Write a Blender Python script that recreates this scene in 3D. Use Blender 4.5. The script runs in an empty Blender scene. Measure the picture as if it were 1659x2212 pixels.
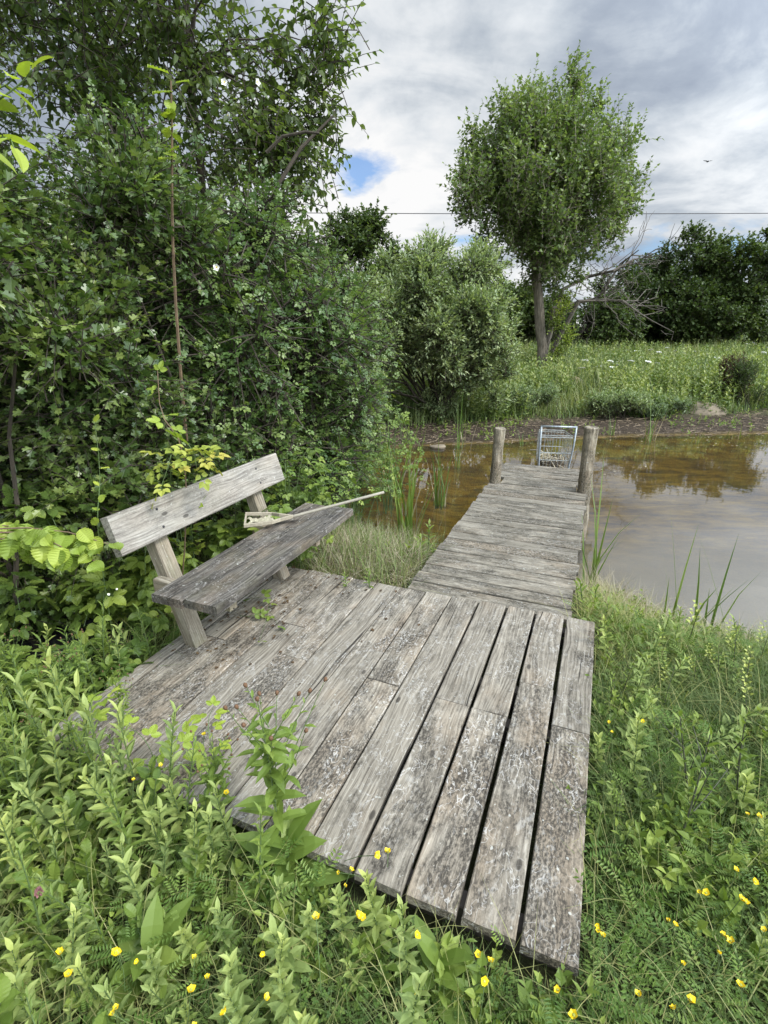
import bpy, math, random
import numpy as np
from math import radians, sin, cos, pi

# ------------------------------------------------------------------ camera, sky, sun
sc = bpy.context.scene
COL = sc.collection
PX = 1659.0
F, HOR, CAMH = 1100.0, 703.0, 1.70
PITCH = math.atan((1106 - HOR) / F)
cam_d = bpy.data.cameras.new("camera")
cam = bpy.data.objects.new("camera", cam_d)
COL.objects.link(cam)
cam.location = (0, 0, CAMH)
cam.rotation_euler = (pi / 2 - PITCH, 0, 0)
cam_d.sensor_fit = 'HORIZONTAL'
cam_d.sensor_width = 36
cam_d.lens = 36 * F / PX
cam_d.clip_start = 0.02
cam_d.clip_end = 2000
sc.camera = cam
sc.render.resolution_x, sc.render.resolution_y = 768, 1024
sc.view_settings.view_transform = 'Standard'
sc.view_settings.look = 'None'
sc.view_settings.gamma = 1
sc.view_settings.exposure = 0.85
sc.cycles.max_bounces = 6
sc.cycles.diffuse_bounces = 3
sc.cycles.glossy_bounces = 3
sc.cycles.transmission_bounces = 4
sc.cycles.transparent_max_bounces = 8
sc.cycles.use_denoising = True
sc.cycles.caustics_reflective = False
sc.cycles.caustics_refractive = False


def ray(x, y):
    a, b = (x - 829.5) / F, -(y - 1106) / F
    return np.array([a, cos(PITCH) + b * sin(PITCH), -sin(PITCH) + b * cos(PITCH)])


def at(x, y, z=0.0):
    r = ray(x, y)
    return np.array([0, 0, CAMH]) + r * ((z - CAMH) / r[2])


def aty(x, y, Y):
    r = ray(x, y)
    return np.array([0, 0, CAMH]) + r * (Y / r[1])


def proj(P):
    P = np.asarray(P, float)
    d = P - np.array([0, 0, CAMH])
    f = d[..., 1] * cos(PITCH) - d[..., 2] * sin(PITCH)
    up = d[..., 1] * sin(PITCH) + d[..., 2] * cos(PITCH)
    f = np.where(f < 0.05, 0.05, f)
    return 829.5 + F * d[..., 0] / f, 1106 - F * up / f


SUN = np.array([0.72, -0.42, 0.95])
SUN /= np.linalg.norm(SUN)
sun_d = bpy.data.lights.new("sun", 'SUN')
sun = bpy.data.objects.new("sun", sun_d)
COL.objects.link(sun)
sun_d.energy = 1.5
sun_d.angle = radians(14)
sun_d.color = (1.0, 0.95, 0.87)
sun.rotation_euler = (math.acos(SUN[2]), 0, math.atan2(SUN[0], -SUN[1]))
sun.location = (5, -4, 12)


class NT:
    """small node-tree helper"""
    def __init__(s, tree):
        s.t = tree
        s.n = tree.nodes
        s.l = tree.links

    def new(s, kind, **kw):
        n = s.n.new(kind)
        for k, v in kw.items():
            if k.startswith('_'):
                setattr(n, k[1:], v)
            else:
                key = int(k[1:]) if k[0] == 'i' and k[1:].isdigit() else k.replace('__', ' ')
                s.put(n.inputs[key], v)
        return n

    def put(s, sock, v):
        if isinstance(v, bpy.types.NodeSocket):
            s.l.new(v, sock)
        elif isinstance(v, bpy.types.Node):
            s.l.new(v.outputs[0], sock)
        else:
            sock.default_value = v

    def math(s, op, a, b=0.0, c=None, clamp=False):
        n = s.n.new('ShaderNodeMath')
        n.operation = op
        n.use_clamp = clamp
        s.put(n.inputs[0], a)
        s.put(n.inputs[1], b)
        if c is not None:
            s.put(n.inputs[2], c)
        return n.outputs[0]

    def vmath(s, op, a, b=None):
        n = s.n.new('ShaderNodeVectorMath')
        n.operation = op
        s.put(n.inputs[0], a)
        if b is not None:
            s.put(n.inputs[1], b)
        return n.outputs['Value'] if op in ('DISTANCE', 'DOT_PRODUCT', 'LENGTH') else n.outputs[0]

    def noise(s, vec, scale, detail=4, rough=0.55, dist=0.0):
        n = s.n.new('ShaderNodeTexNoise')
        s.put(n.inputs['Vector'], vec)
        n.inputs['Scale'].default_value = scale
        n.inputs['Detail'].default_value = detail
        n.inputs['Roughness'].default_value = rough
        n.inputs['Distortion'].default_value = dist
        return n.outputs[0]

    def ramp(s, fac, stops, interp='LINEAR'):
        n = s.n.new('ShaderNodeValToRGB')
        n.color_ramp.interpolation = interp
        e = n.color_ramp.elements
        while len(e) < len(stops):
            e.new(0.5)
        for el, (p, c) in zip(e, stops):
            el.position = p
            el.color = (c, c, c, 1) if isinstance(c, (int, float)) else (*c, 1)
        s.put(n.inputs[0], fac)
        return n.outputs[0]

    def mix(s, fac, a, b, blend='MIX'):
        n = s.n.new('ShaderNodeMix')
        n.data_type = 'RGBA'
        n.blend_type = blend
        s.put(n.inputs[0], fac)
        for sock, v in ((n.inputs[6], a), (n.inputs[7], b)):
            s.put(sock, (*v, 1) if isinstance(v, tuple) and len(v) == 3 else v)
        return n.outputs[2]

    def scale(s, vec, xyz):
        n = s.n.new('ShaderNodeMapping')
        s.put(n.inputs[0], vec)
        n.inputs['Scale'].default_value = xyz
        return n.outputs[0]


world = bpy.data.worlds.new("World")
sc.world = world
world.use_nodes = True
wt = NT(world.node_tree)
wt.n.clear()
sky = wt.new('ShaderNodeTexSky', _sky_type='NISHITA', _sun_disc=False)
sky.sun_elevation = math.asin(SUN[2])
sky.sun_rotation = math.atan2(SUN[0], SUN[1])
tc = wt.new('ShaderNodeTexCoord').outputs['Generated']
dirn = wt.vmath('NORMALIZE', tc)
sep = wt.new('ShaderNodeSeparateXYZ', i0=dirn)
zc = wt.math('ADD', wt.math('MAXIMUM', sep.outputs[2], 0.0), 0.30)
cp = wt.new('ShaderNodeCombineXYZ', i0=wt.math('DIVIDE', sep.outputs[0], zc), i1=wt.math('DIVIDE', sep.outputs[1], zc), i2=0.0).outputs[0]
n1 = wt.noise(wt.vmath('ADD', cp, (3.1, 1.7, 0.0)), 1.15, 7, 0.56, 0.35)
n2 = wt.noise(wt.vmath('ADD', wt.scale(cp, (0.8, 1.15, 1)), (7.7, 2.2, 4.0)), 3.2, 8, 0.58, 0.6)
n3 = wt.noise(wt.vmath('ADD', cp, (1.0, 9.0, 2.0)), 7.0, 6, 0.6, 0.3)
mixn = wt.math('ADD', wt.math('ADD', wt.math('MULTIPLY', n1, 0.62), wt.math('MULTIPLY', n2, 0.36)), wt.math('MULTIPLY', n3, 0.14))
mixn = wt.math('SUBTRACT', mixn, 0.085)
low = wt.math('SUBTRACT', 1.0, wt.math('MAXIMUM', sep.outputs[2], 0.0))
low = wt.math('POWER', low, 3.5)
val = wt.math('ADD', mixn, wt.math('MULTIPLY', low, 0.13))
bright_d = ray(720, 420)
bright_d = bright_d / np.linalg.norm(bright_d)
bd = wt.vmath('DISTANCE', dirn, tuple(bright_d))
val = wt.math('ADD', val, wt.math('MULTIPLY', wt.math('SUBTRACT', 1.0, wt.math('DIVIDE', bd, 0.55), clamp=True), 0.13))
ccol = wt.ramp(val, [(0.42, (0.33, 0.385, 0.48)), (0.485, (0.43, 0.49, 0.58)), (0.54, (0.60, 0.66, 0.73)), (0.61, (0.86, 0.90, 0.94)), (0.69, (1.08, 1.08, 1.08))])
mask = None
for (bx, by, r) in ((775, 365, 0.055), (745, 330, 0.025), (1410, 528, 0.035), (1590, 540, 0.05), (1000, 520, 0.03)):
    q = ray(bx, by)
    q = q / np.linalg.norm(q)
    dd = wt.vmath('DISTANCE', wt.vmath('MULTIPLY', wt.vmath('SUBTRACT', dirn, tuple(q)), (1.0, 1.0, 1.5)), (0.0, 0.0, 0.0))
    dd = wt.math('ADD', dd, wt.math('MULTIPLY', wt.math('SUBTRACT', n3, 0.5), 0.16))
    m = wt.math('SMOOTH_MIN', wt.math('MULTIPLY', wt.math('SUBTRACT', r, dd), 22.0, clamp=True), 1.0, 0.1)
    mask = m if mask is None else wt.math('MAXIMUM', mask, m)
lobe = wt.math('POWER', wt.math('MAXIMUM', wt.vmath('DOT_PRODUCT', dirn, tuple(SUN)), 0.0), 2.2)
bg_c = wt.new('ShaderNodeBackground', Color=ccol, Strength=wt.math('ADD', 0.50, wt.math('MULTIPLY', lobe, 4.0)))
bg_s = wt.new('ShaderNodeBackground', Color=wt.mix(1.0, sky.outputs[0], (0.75, 0.95, 1.2), 'MULTIPLY'), Strength=0.085)
mx = wt.new('ShaderNodeMixShader', i0=wt.math('MULTIPLY', mask, 0.9), i1=bg_c.outputs[0], i2=bg_s.outputs[0])
wo = wt.new('ShaderNodeOutputWorld')
wt.l.new(mx.outputs[0], wo.inputs[0])

# ------------------------------------------------------------------ materials
MATS = {}


def new_mat(name):
    m = bpy.data.materials.new(name)
    m.use_nodes = True
    t = NT(m.node_tree)
    t.n.clear()
    out = t.new('ShaderNodeOutputMaterial')
    MATS[name] = m
    return m, t, out


def attr(t, name):
    a = t.new('ShaderNodeAttribute')
    a.attribute_name = name
    return a


WARM = (1.38, 1.22, 0.80)


def leaf_mat(name, dark, mid, light, trans=0.28, rough=0.5, spec=0.35, tcol=None, warm=1.0):
    m, t, out = new_mat(name)
    a = attr(t, 'tint').outputs['Fac']
    dark, mid, light = [tuple(c * (1 + (k - 1) * warm) for c, k in zip(q, WARM)) for q in (dark, mid, light)]
    col = t.ramp(a, [(0.0, dark), (0.55, mid), (1.0, light)])
    orn = t.new('ShaderNodeObjectInfo').outputs['Random']
    col = t.mix(1.0, col, t.ramp(orn, [(0.0, (0.88, 0.91, 0.95)), (0.5, (1.0, 1.0, 1.0)), (1.0, (1.12, 1.07, 0.92))]), 'MULTIPLY')
    p = t.new('ShaderNodeBsdfPrincipled', Roughness=rough)
    t.put(p.inputs['Base Color'], col)
    p.inputs['Specular IOR Level'].default_value = spec
    tr = t.new('ShaderNodeBsdfTranslucent')
    t.put(tr.inputs[0], t.mix(1.0, col, tcol or (1.5, 1.6, 0.7), 'MULTIPLY'))
    mx = t.new('ShaderNodeMixShader', i0=trans, i1=p.outputs[0], i2=tr.outputs[0])
    t.l.new(mx.outputs[0], out.inputs[0])
    return m


def plain(name, col, rough=0.6, metal=0.0, spec=0.4, var=0.25, scale=20.0, bump=0.0, stretch=(1, 1, 1)):
    m, t, out = new_mat(name)
    tc = t.new('ShaderNodeTexCoord').outputs['Object']
    n = t.noise(t.scale(tc, stretch), scale, 6, 0.6, 0.2)
    c = t.mix(1.0, col, t.ramp(n, [(0.3, 1 - var), (0.7, 1 + var)]), 'MULTIPLY')
    p = t.new('ShaderNodeBsdfPrincipled', Roughness=rough, Metallic=metal)
    t.put(p.inputs['Base Color'], c)
    p.inputs['Specular IOR Level'].default_value = spec
    if bump:
        b = t.new('ShaderNodeBump', Strength=0.6, Distance=bump, Height=n)
        t.l.new(b.outputs[0], p.inputs['Normal'])
    t.l.new(p.outputs[0], out.inputs[0])
    return m


def wood_mat(name, pale, mid, dark, squig=1.0, stain=0.5, green=0.0, warm=(0.33, 0.24, 0.15), warmth=0.35, sh=0.0):
    """weathered board: grain along x of the 'bc' attribute, dark algae stains, pale lichen threads"""
    m, t, out = new_mat(name)
    a = attr(t, 'bc').outputs['Vector']
    rnd = attr(t, 'rnd').outputs['Fac']
    warp = t.noise(t.scale(a, (1.6, 5, 5)), 1.0, 2, 0.5)
    wv = t.new('ShaderNodeCombineXYZ', i0=0.0, i1=t.math('MULTIPLY', warp, 0.10), i2=0.0).outputs[0]
    ga = t.vmath('ADD', a, wv)
    grain = t.noise(t.scale(ga, (3.2, 85, 85)), 1.0, 6, 0.68, 0.5)
    fine = t.noise(t.scale(ga, (9, 260, 260)), 1.0, 3, 0.6)
    ring = t.new('ShaderNodeTexWave', _wave_type='BANDS', _bands_direction='Y')
    t.put(ring.inputs['Vector'], t.scale(ga, (0.25, 1, 1)))
    ring.inputs['Scale'].default_value = 16
    ring.inputs['Distortion'].default_value = 5.0
    ring.inputs['Detail'].default_value = 2.0
    ring.inputs['Detail Scale'].default_value = 0.9
    g = t.math('ADD', t.math('MULTIPLY', grain, 0.66), t.math('MULTIPLY', ring.outputs['Fac'], 0.06))
    g = t.math('ADD', g, t.math('MULTIPLY', fine, 0.25))
    col = t.ramp(g, [(0.33, dark), (0.47, mid), (0.62, pale)])
    wn = t.noise(t.scale(a, (2.2, 5, 5)), 1.3, 3, 0.5)
    col = t.mix(t.ramp(t.math('ADD', wn, t.math('MULTIPLY', t.math('SUBTRACT', rnd, 0.5), 0.25)), [(0.48, 0.0), (0.70, warmth)]), col, warm)
    st = t.math('ADD', t.math('MULTIPLY', t.noise(t.scale(a, (3.0, 7.5, 7.5)), 1.0, 7, 0.72, 0.6), 0.72), t.math('MULTIPLY', t.noise(t.scale(a, (16, 26, 26)), 1.0, 5, 0.7, 0.4), 0.28))
    st = t.math('ADD', st, t.math('MULTIPLY', t.math('SUBTRACT', rnd, 0.5), 0.16))
    blot = t.ramp(st, [(0.44 - sh, 0.0), (0.60 - sh, 1.0)])
    speck = t.ramp(t.noise(t.scale(a, (60, 110, 110)), 1.0, 4, 0.7), [(0.40, 0.38), (0.56, 1.0)])
    sm = t.math('MULTIPLY', t.math('MULTIPLY', blot, speck), stain)
    col = t.mix(sm, col, tuple(c * 0.42 for c in dark))
    if green:
        gn = t.noise(t.scale(a, (4, 9, 9)), 1.0, 4, 0.6)
        col = t.mix(t.ramp(gn, [(0.5, 0.0), (0.7, green)]), col, (0.13, 0.13, 0.05))
    if squig:
        sn = t.noise(t.scale(a, (17, 30, 30)), 1.0, 2.5, 0.5, 0.7)
        line = t.ramp(t.math('ABSOLUTE', t.math('SUBTRACT', sn, 0.5)), [(0.006, 1.0), (0.019, 0.0)])
        where = t.ramp(t.noise(t.scale(a, (3.5, 6, 6)), 1.0, 3, 0.6, 0.2), [(0.44, 0.0), (0.58, 1.0)])
        wear = t.ramp(t.noise(t.scale(a, (14, 24, 24)), 1.6, 5, 0.7), [(0.54, 0.0), (0.62, 0.8)])
        col = t.mix(t.math('MULTIPLY', t.math('MULTIPLY', line, where), 0.62 * squig), col, (0.62, 0.60, 0.55))
        where2 = t.ramp(t.noise(t.scale(a, (2.5, 5, 5)), 1.7, 3, 0.6, 0.2), [(0.52, 0.0), (0.62, 1.0)])
        col = t.mix(t.math('MULTIPLY', t.math('MULTIPLY', wear, where2), 0.36 * squig), col, (0.58, 0.57, 0.52))
        spots = t.ramp(t.noise(a, 48.0, 1, 0.4), [(0.735, 0.0), (0.76, 0.5)])
        col = t.mix(spots, col, (0.55, 0.56, 0.50))
    vor = t.new('ShaderNodeTexVoronoi')
    t.put(vor.inputs['Vector'], t.scale(a, (3.2, 7.0, 3.0)))
    vor.inputs['Scale'].default_value = 1.0
    kn = t.ramp(vor.outputs['Distance'], [(0.055, 0.8), (0.085, 0.0)])
    col = t.mix(kn, col, tuple(c * 0.5 for c in dark))
    crack = t.ramp(t.noise(t.scale(ga, (0.9, 42, 42)), 1.0, 2, 0.5), [(0.275, 0.85), (0.31, 0.0)])
    col = t.mix(crack, col, (0.02, 0.018, 0.015))
    col = t.mix(1.0, col, t.ramp(rnd, [(0.0, 0.76), (1.0, 1.2)]), 'MULTIPLY')
    p = t.new('ShaderNodeBsdfPrincipled', Roughness=0.85)
    t.put(p.inputs['Base Color'], col)
    p.inputs['Specular IOR Level'].default_value = 0.2
    h = t.math('SUBTRACT', g, t.math('MULTIPLY', crack, 0.6))
    b = t.new('ShaderNodeBump', Strength=0.7, Distance=0.004, Height=h)
    t.l.new(b.outputs[0], p.inputs['Normal'])
    t.l.new(p.outputs[0], out.inputs[0])
    return m


wood_mat('deck_wood', (0.42, 0.38, 0.305), (0.258, 0.228, 0.178), (0.098, 0.086, 0.069), 0.85, 0.95, sh=.012)
wood_mat('jetty_wood', (0.41, 0.375, 0.295), (0.255, 0.228, 0.178), (0.10, 0.088, 0.066), 0.5, 0.95, sh=.045)
wood_mat('seat_wood', (0.22, 0.20, 0.17), (0.105, 0.095, 0.08), (0.034, 0.03, 0.027), 0.4, 0.85, 0.15)
wood_mat('back_wood', (0.40, 0.38, 0.33), (0.275, 0.255, 0.218), (0.10, 0.09, 0.078), 0.25, 0.4, 0.1, warmth=0.15)
wood_mat('post_wood', (0.40, 0.365, 0.285), (0.26, 0.225, 0.165), (0.12, 0.10, 0.075), 0.3, 0.35, 0.45)
wood_mat('pile_wood', (0.52, 0.47, 0.37), (0.34, 0.29, 0.21), (0.10, 0.085, 0.06), 0.3, 0.9, 0.2, sh=.03)
plain('dark_wood', (0.06, 0.05, 0.04), 0.9, var=0.3)
plain('bark', (0.17, 0.145, 0.11), 0.9, var=0.5, scale=14, bump=0.02, stretch=(1, 1, 0.3))
plain('dark_bark', (0.055, 0.045, 0.032), 0.9, var=0.4, scale=20, bump=0.01, stretch=(1, 1, 0.3))
plain('dead_bark', (0.115, 0.10, 0.08), 0.9, var=0.3)
plain('brown_stem', (0.16, 0.11, 0.065), 0.7, var=0.3)
plain('green_stem', (0.10, 0.15, 0.05), 0.6, var=0.2)
plain('dark_stem', (0.07, 0.075, 0.045), 0.6, var=0.2)
plain('yellow_petal', (0.85, 0.62, 0.02), 0.4, var=0.08)
plain('pale_yellow', (0.34, 0.38, 0.08), 0.5, var=0.2)
plain('white_petal', (0.80, 0.80, 0.74), 0.6, var=0.05)
plain('pink_flower', (0.40, 0.20, 0.20), 0.7, var=0.3, scale=300)
plain('seed_brown', (0.13, 0.07, 0.035), 0.8, var=0.3, scale=300)
plain('steel', (0.34, 0.38, 0.40), 0.4, metal=0.35, var=0.3, scale=30)
plain('wire_steel', (0.34, 0.36, 0.34), 0.45, metal=0.2, var=0.35, scale=30)
plain('cane', (0.30, 0.275, 0.215), 0.6, var=0.15, scale=40)
plain('net_wood', (0.34, 0.30, 0.22), 0.75, var=0.2, scale=60)
plain('net_cloth', (0.36, 0.33, 0.23), 0.9, var=0.25, scale=90)
plain('twig', (0.27, 0.21, 0.14), 0.85, var=0.35)
plain('nest_twig', (0.13, 0.10, 0.07), 0.9, var=0.4)
plain('pale_reed_litter', (0.50, 0.44, 0.31), 0.8, var=0.2)
plain('tarpaulin', (0.018, 0.018, 0.02), 0.55, var=0.5, scale=30, bump=0.004)
plain('sand', (0.20, 0.165, 0.115), 0.95, var=0.25, scale=10, bump=0.02)
plain('stone', (0.30, 0.29, 0.27), 0.9, var=0.4, scale=9, bump=0.02)
plain('black_rubber', (0.02, 0.02, 0.022), 0.5, var=0.1)
plain('plumage', (0.03, 0.03, 0.035), 0.7, var=0.1)

leaf_mat('hawthorn_leaf', (0.036, 0.074, 0.030), (0.068, 0.122, 0.046), (0.150, 0.215, 0.095), 0.25, 0.36, 0.6)
leaf_mat('rose_leaf', (0.038, 0.080, 0.036), (0.070, 0.134, 0.052), (0.150, 0.225, 0.095), 0.27, 0.38, 0.55)
leaf_mat('tree_leaf', (0.046, 0.078, 0.032), (0.080, 0.125, 0.048), (0.165, 0.225, 0.095), 0.42, 0.42, 0.45, warm=.45)
leaf_mat('willow_leaf', (0.110, 0.165, 0.085), (0.205, 0.280, 0.145), (0.330, 0.400, 0.225), 0.26, 0.45, 0.45, warm=0)
leaf_mat('poplar_leaf', (0.085, 0.132, 0.048), (0.150, 0.220, 0.082), (0.260, 0.330, 0.135), 0.28, 0.42, 0.5, warm=.25)
leaf_mat('far_leaf', (0.032, 0.060, 0.026), (0.056, 0.098, 0.038), (0.110, 0.160, 0.055), 0.22, 0.5, 0.35)
leaf_mat('lime_leaf', (0.14, 0.21, 0.05), (0.20, 0.30, 0.07), (0.33, 0.42, 0.11), 0.32, 0.45, 0.35)
leaf_mat('bramble_leaf', (0.055, 0.105, 0.035), (0.095, 0.165, 0.050), (0.190, 0.270, 0.080), 0.26, 0.45, 0.35)
leaf_mat('rose_shoot_leaf', (0.16, 0.23, 0.06), (0.26, 0.33, 0.09), (0.38, 0.31, 0.10), 0.28, 0.45, 0.35)
leaf_mat('herb_leaf', (0.105, 0.165, 0.080), (0.185, 0.265, 0.125), (0.310, 0.395, 0.200), 0.24, 0.6, 0.25, warm=1.0)
leaf_mat('knapweed_leaf', (0.075, 0.130, 0.038), (0.120, 0.195, 0.055), (0.190, 0.270, 0.085), 0.28, 0.5, 0.35)
leaf_mat('grass_blade', (0.080, 0.130, 0.048), (0.135, 0.195, 0.078), (0.300, 0.315, 0.160), 0.28, 0.5, 0.3, warm=.5)
leaf_mat('meadow_blade', (0.075, 0.125, 0.045), (0.150, 0.205, 0.075), (0.290, 0.310, 0.150), 0.28, 0.5, 0.3, warm=.2)
leaf_mat('clover_leaf', (0.055, 0.115, 0.036), (0.092, 0.168, 0.050), (0.150, 0.230, 0.078), 0.24, 0.5, 0.3)
leaf_mat('bank_leaf', (0.075, 0.125, 0.045), (0.145, 0.210, 0.080), (0.285, 0.340, 0.160), 0.26, 0.5, 0.35, warm=.3)
leaf_mat('straw_blade', (0.18, 0.16, 0.08), (0.38, 0.32, 0.20), (0.50, 0.45, 0.31), 0.2, 0.6, 0.25, (1.1, 1.0, 0.8), warm=0)
leaf_mat('reed_blade', (0.055, 0.110, 0.030), (0.095, 0.170, 0.050), (0.170, 0.250, 0.085), 0.25, 0.4, 0.45)
leaf_mat('rust_leaf', (0.055, 0.035, 0.02), (0.11, 0.07, 0.035), (0.17, 0.12, 0.06), 0.2, 0.6, 0.25, (1.2, 1.0, 0.7), warm=0)


# ------------------------------------------------------------------ object helpers
def link(o):
    COL.objects.link(o)
    return o


def tag(o, label=None, cat=None, group=None, kind=None):
    if label: o['label'] = label
    if cat: o['category'] = cat
    if group: o['group'] = group
    if kind: o['kind'] = kind
    return o


def empty(name, loc, label, cat, group=None, rz=0.0):
    o = link(bpy.data.objects.new(name, None))
    o.empty_display_size = 0.1
    o.location = tuple(float(c) for c in loc)
    o.rotation_euler = (0, 0, rz)
    return tag(o, label, cat, group)


def dup(root, loc, rz=0.0, s=1.0, label=None, group=None, tilt=(0, 0)):
    r = root.copy()
    COL.objects.link(r)
    r.location = tuple(float(c) for c in loc)
    r.rotation_euler = (tilt[0], tilt[1], rz)
    r.scale = (s, s, s) if isinstance(s, (int, float)) else s
    if label: r['label'] = label
    if group: r['group'] = group
    for ch in list(root.children):
        c = ch.copy()
        COL.objects.link(c)
        c.parent = r
        for g in list(ch.children):
            d = g.copy()
            COL.objects.link(d)
            d.parent = c
    return r


class Geo:
    """collects polygons in numpy and makes ONE mesh object of them"""
    def __init__(s):
        s.v, s.sizes, s.loops, s.t, s.n, s.mi = [], [], [], [], 0, []
        s.bc, s.rn = [], []

    def add(s, V, faces, tint=0.5, mi=0, bc=None, rn=0.5):
        V = np.asarray(V, float)
        k = len(V)
        s.v.append(V)
        for f in faces:
            s.sizes.append(np.array([len(f)]))
            s.loops.append(np.array(f) + s.n)
        s.mi.append(np.full(len(faces), mi))
        s.t.append(np.full(k, tint))
        s.bc.append(np.asarray(bc, float) if bc is not None else V)
        s.rn.append(np.full(k, rn))
        s.n += k

    def inst(s, tmpl, T, R, S, tint, mi=0):
        """N copies of a template (V, faces)"""
        V, faces = tmpl
        N = len(T)
        if N == 0:
            return
        S = np.asarray(S, float)
        if S.ndim == 1:
            S = S[:, None]
        L = V[None, :, :] * S[:, None, :]
        W = np.einsum('nij,nvj->nvi', R, L) + T[:, None, :]
        k = len(V)
        s.v.append(W.reshape(-1, 3))
        lens = np.array([len(f) for f in faces])
        flat = np.concatenate([np.array(f) for f in faces])
        off = s.n + np.arange(N) * k
        s.loops.append((flat[None, :] + off[:, None]).ravel())
        s.sizes.append(np.tile(lens, N))
        s.mi.append(np.full(N * len(faces), mi))
        s.t.append(np.repeat(np.asarray(tint, float), k))
        z = np.zeros((N * k, 3))
        s.bc.append(z)
        s.rn.append(np.full(N * k, 0.5))
        s.n += N * k

    def tubes(s, P, Rad, sides=5, tint=0.5, mi=0, cap=True, jitter=0.0, rng=None):
        """P (N,K,3) polylines, Rad (N,K) or (K,)"""
        P = np.asarray(P, float)
        if P.ndim == 2:
            P = P[None]
        N, K, _ = P.shape
        Rad = np.broadcast_to(np.asarray(Rad, float), (N, K))
        D = np.gradient(P, axis=1)
        D /= np.linalg.norm(D, axis=2, keepdims=True) + 1e-9
        ref = np.where(np.abs(D[..., 2:3]) > 0.92, np.array([1.0, 0, 0]), np.array([0, 0, 1.0]))
        ref = np.broadcast_to(ref[:, :1], ref.shape)
        A = np.cross(D, ref)
        A /= np.linalg.norm(A, axis=2, keepdims=True) + 1e-9
        B = np.cross(D, A)
        th = np.arange(sides) / sides * 2 * pi
        rr = Rad[:, :, None, None]
        if jitter:
            rr = rr * (1 + jitter * rng.uniform(-1, 1, (N, K, sides, 1)))
        W = P[:, :, None, :] + rr * (A[:, :, None, :] * np.cos(th)[None, None, :, None] + B[:, :, None, :] * np.sin(th)[None, None, :, None])
        k = K * sides
        faces = []
        for i in range(K - 1):
            for j in range(sides):
                j2 = (j + 1) % sides
                faces.append((i * sides + j, i * sides + j2, (i + 1) * sides + j2, (i + 1) * sides + j))
        if cap:
            faces.append(tuple(range((K - 1) * sides, K * sides)))
            faces.append(tuple(range(sides - 1, -1, -1)))
        lens = np.array([len(f) for f in faces])
        flat = np.concatenate([np.array(f) for f in faces])
        off = s.n + np.arange(N) * k
        s.v.append(W.reshape(-1, 3))
        s.loops.append((flat[None, :] + off[:, None]).ravel())
        s.sizes.append(np.tile(lens, N))
        s.mi.append(np.full(N * len(faces), mi))
        s.t.append(np.full(N * k, tint))
        ln = np.cumsum(np.concatenate([np.zeros((N, 1)), np.linalg.norm(np.diff(P, axis=1), axis=2)], axis=1), axis=1)
        bc = np.zeros((N, K, sides, 3))
        bc[..., 0] = ln[:, :, None]
        bc[..., 1] = 0.06 * np.cos(th)[None, None, :]
        bc[..., 2] = 0.06 * np.sin(th)[None, None, :]
        s.bc.append(bc.reshape(-1, 3))
        s.rn.append(np.full(N * k, 0.5))
        s.n += N * k

    def build(s, name, mats, parent=None, smooth=False, base=None):
        V = np.concatenate(s.v)
        if base is not None:
            V = V - np.asarray(base, float)[None]
        loops = np.concatenate(s.loops).astype(np.int32)
        sizes = np.concatenate(s.sizes).astype(np.int32)
        me = bpy.data.meshes.new(name)
        me.vertices.add(len(V))
        me.vertices.foreach_set('co', V.astype(np.float32).ravel())
        me.loops.add(len(loops))
        me.loops.foreach_set('vertex_index', loops)
        me.polygons.add(len(sizes))
        st = np.concatenate([[0], np.cumsum(sizes)[:-1]]).astype(np.int32)
        me.polygons.foreach_set('loop_start', st)
        me.polygons.foreach_set('loop_total', sizes)
        mi = np.concatenate(s.mi).astype(np.int32)
        me.polygons.foreach_set('material_index', mi)
        me.polygons.foreach_set('use_smooth', np.full(len(sizes), bool(smooth)))
        for nm, arr, tp, key in (('tint', np.concatenate(s.t), 'FLOAT', 'value'), ('rnd', np.concatenate(s.rn), 'FLOAT', 'value'), ('bc', np.concatenate(s.bc), 'FLOAT_VECTOR', 'vector')):
            at_ = me.attributes.new(nm, tp, 'POINT')
            at_.data.foreach_set(key, arr.astype(np.float32).ravel())
        me.update(calc_edges=True)
        me.validate()
        for m in (mats if isinstance(mats, (list, tuple)) else [mats]):
            me.materials.append(MATS[m])
        o = link(bpy.data.objects.new(name, me))
        if parent is not None:
            o.parent = parent
        return o


def nrm(a):
    return a / (np.linalg.norm(a, axis=-1, keepdims=True) + 1e-9)


def frames(ydir, nhint):
    """rotation matrices whose y axis is ydir and whose z axis leans to nhint"""
    y = nrm(ydir)
    x = nrm(np.cross(y, nhint))
    z = np.cross(x, y)
    return np.stack([x, y, z], axis=-1)


def rvec(rng, n):
    return nrm(rng.normal(size=(n, 3)))


# leaf templates along +y, length 1
def t_ovate(w=0.32, fold=0.10, droop=0.12):
    V = np.array([(0, 0, 0), (-w, .30, fold), (-w * .82, .62, fold - droop * .4), (0, 1, -droop), (w * .82, .62, fold - droop * .4), (w, .30, fold)])
    return V, [(0, 3, 2, 1), (0, 5, 4, 3)]


def t_lance(w=0.13, fold=0.04, bend=0.35, n=3):
    ys = np.linspace(0, 1, n + 1)
    ws = w * np.sin(np.clip(ys * 0.88 + 0.12, 0, 1) * pi) ** 0.8
    ws[0] = w * 0.35
    V, Fc = [], []
    for y, q in zip(ys, ws):
        z = -bend * y * y
        yy = y * (1 - 0.25 * bend * y)
        if y == 1:
            V.append((0, yy, z))
        else:
            V += [(-q, yy, z + fold), (0, yy, z), (q, yy, z + fold)]
    for i in range(n - 1):
        a = i * 3
        Fc += [(a, a + 1, a + 4, a + 3), (a + 1, a + 2, a + 5, a + 4)]
    a = (n - 1) * 3
    Fc += [(a, a + 1, a + 3), (a + 1, a + 2, a + 3)]
    return np.array(V), Fc


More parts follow.
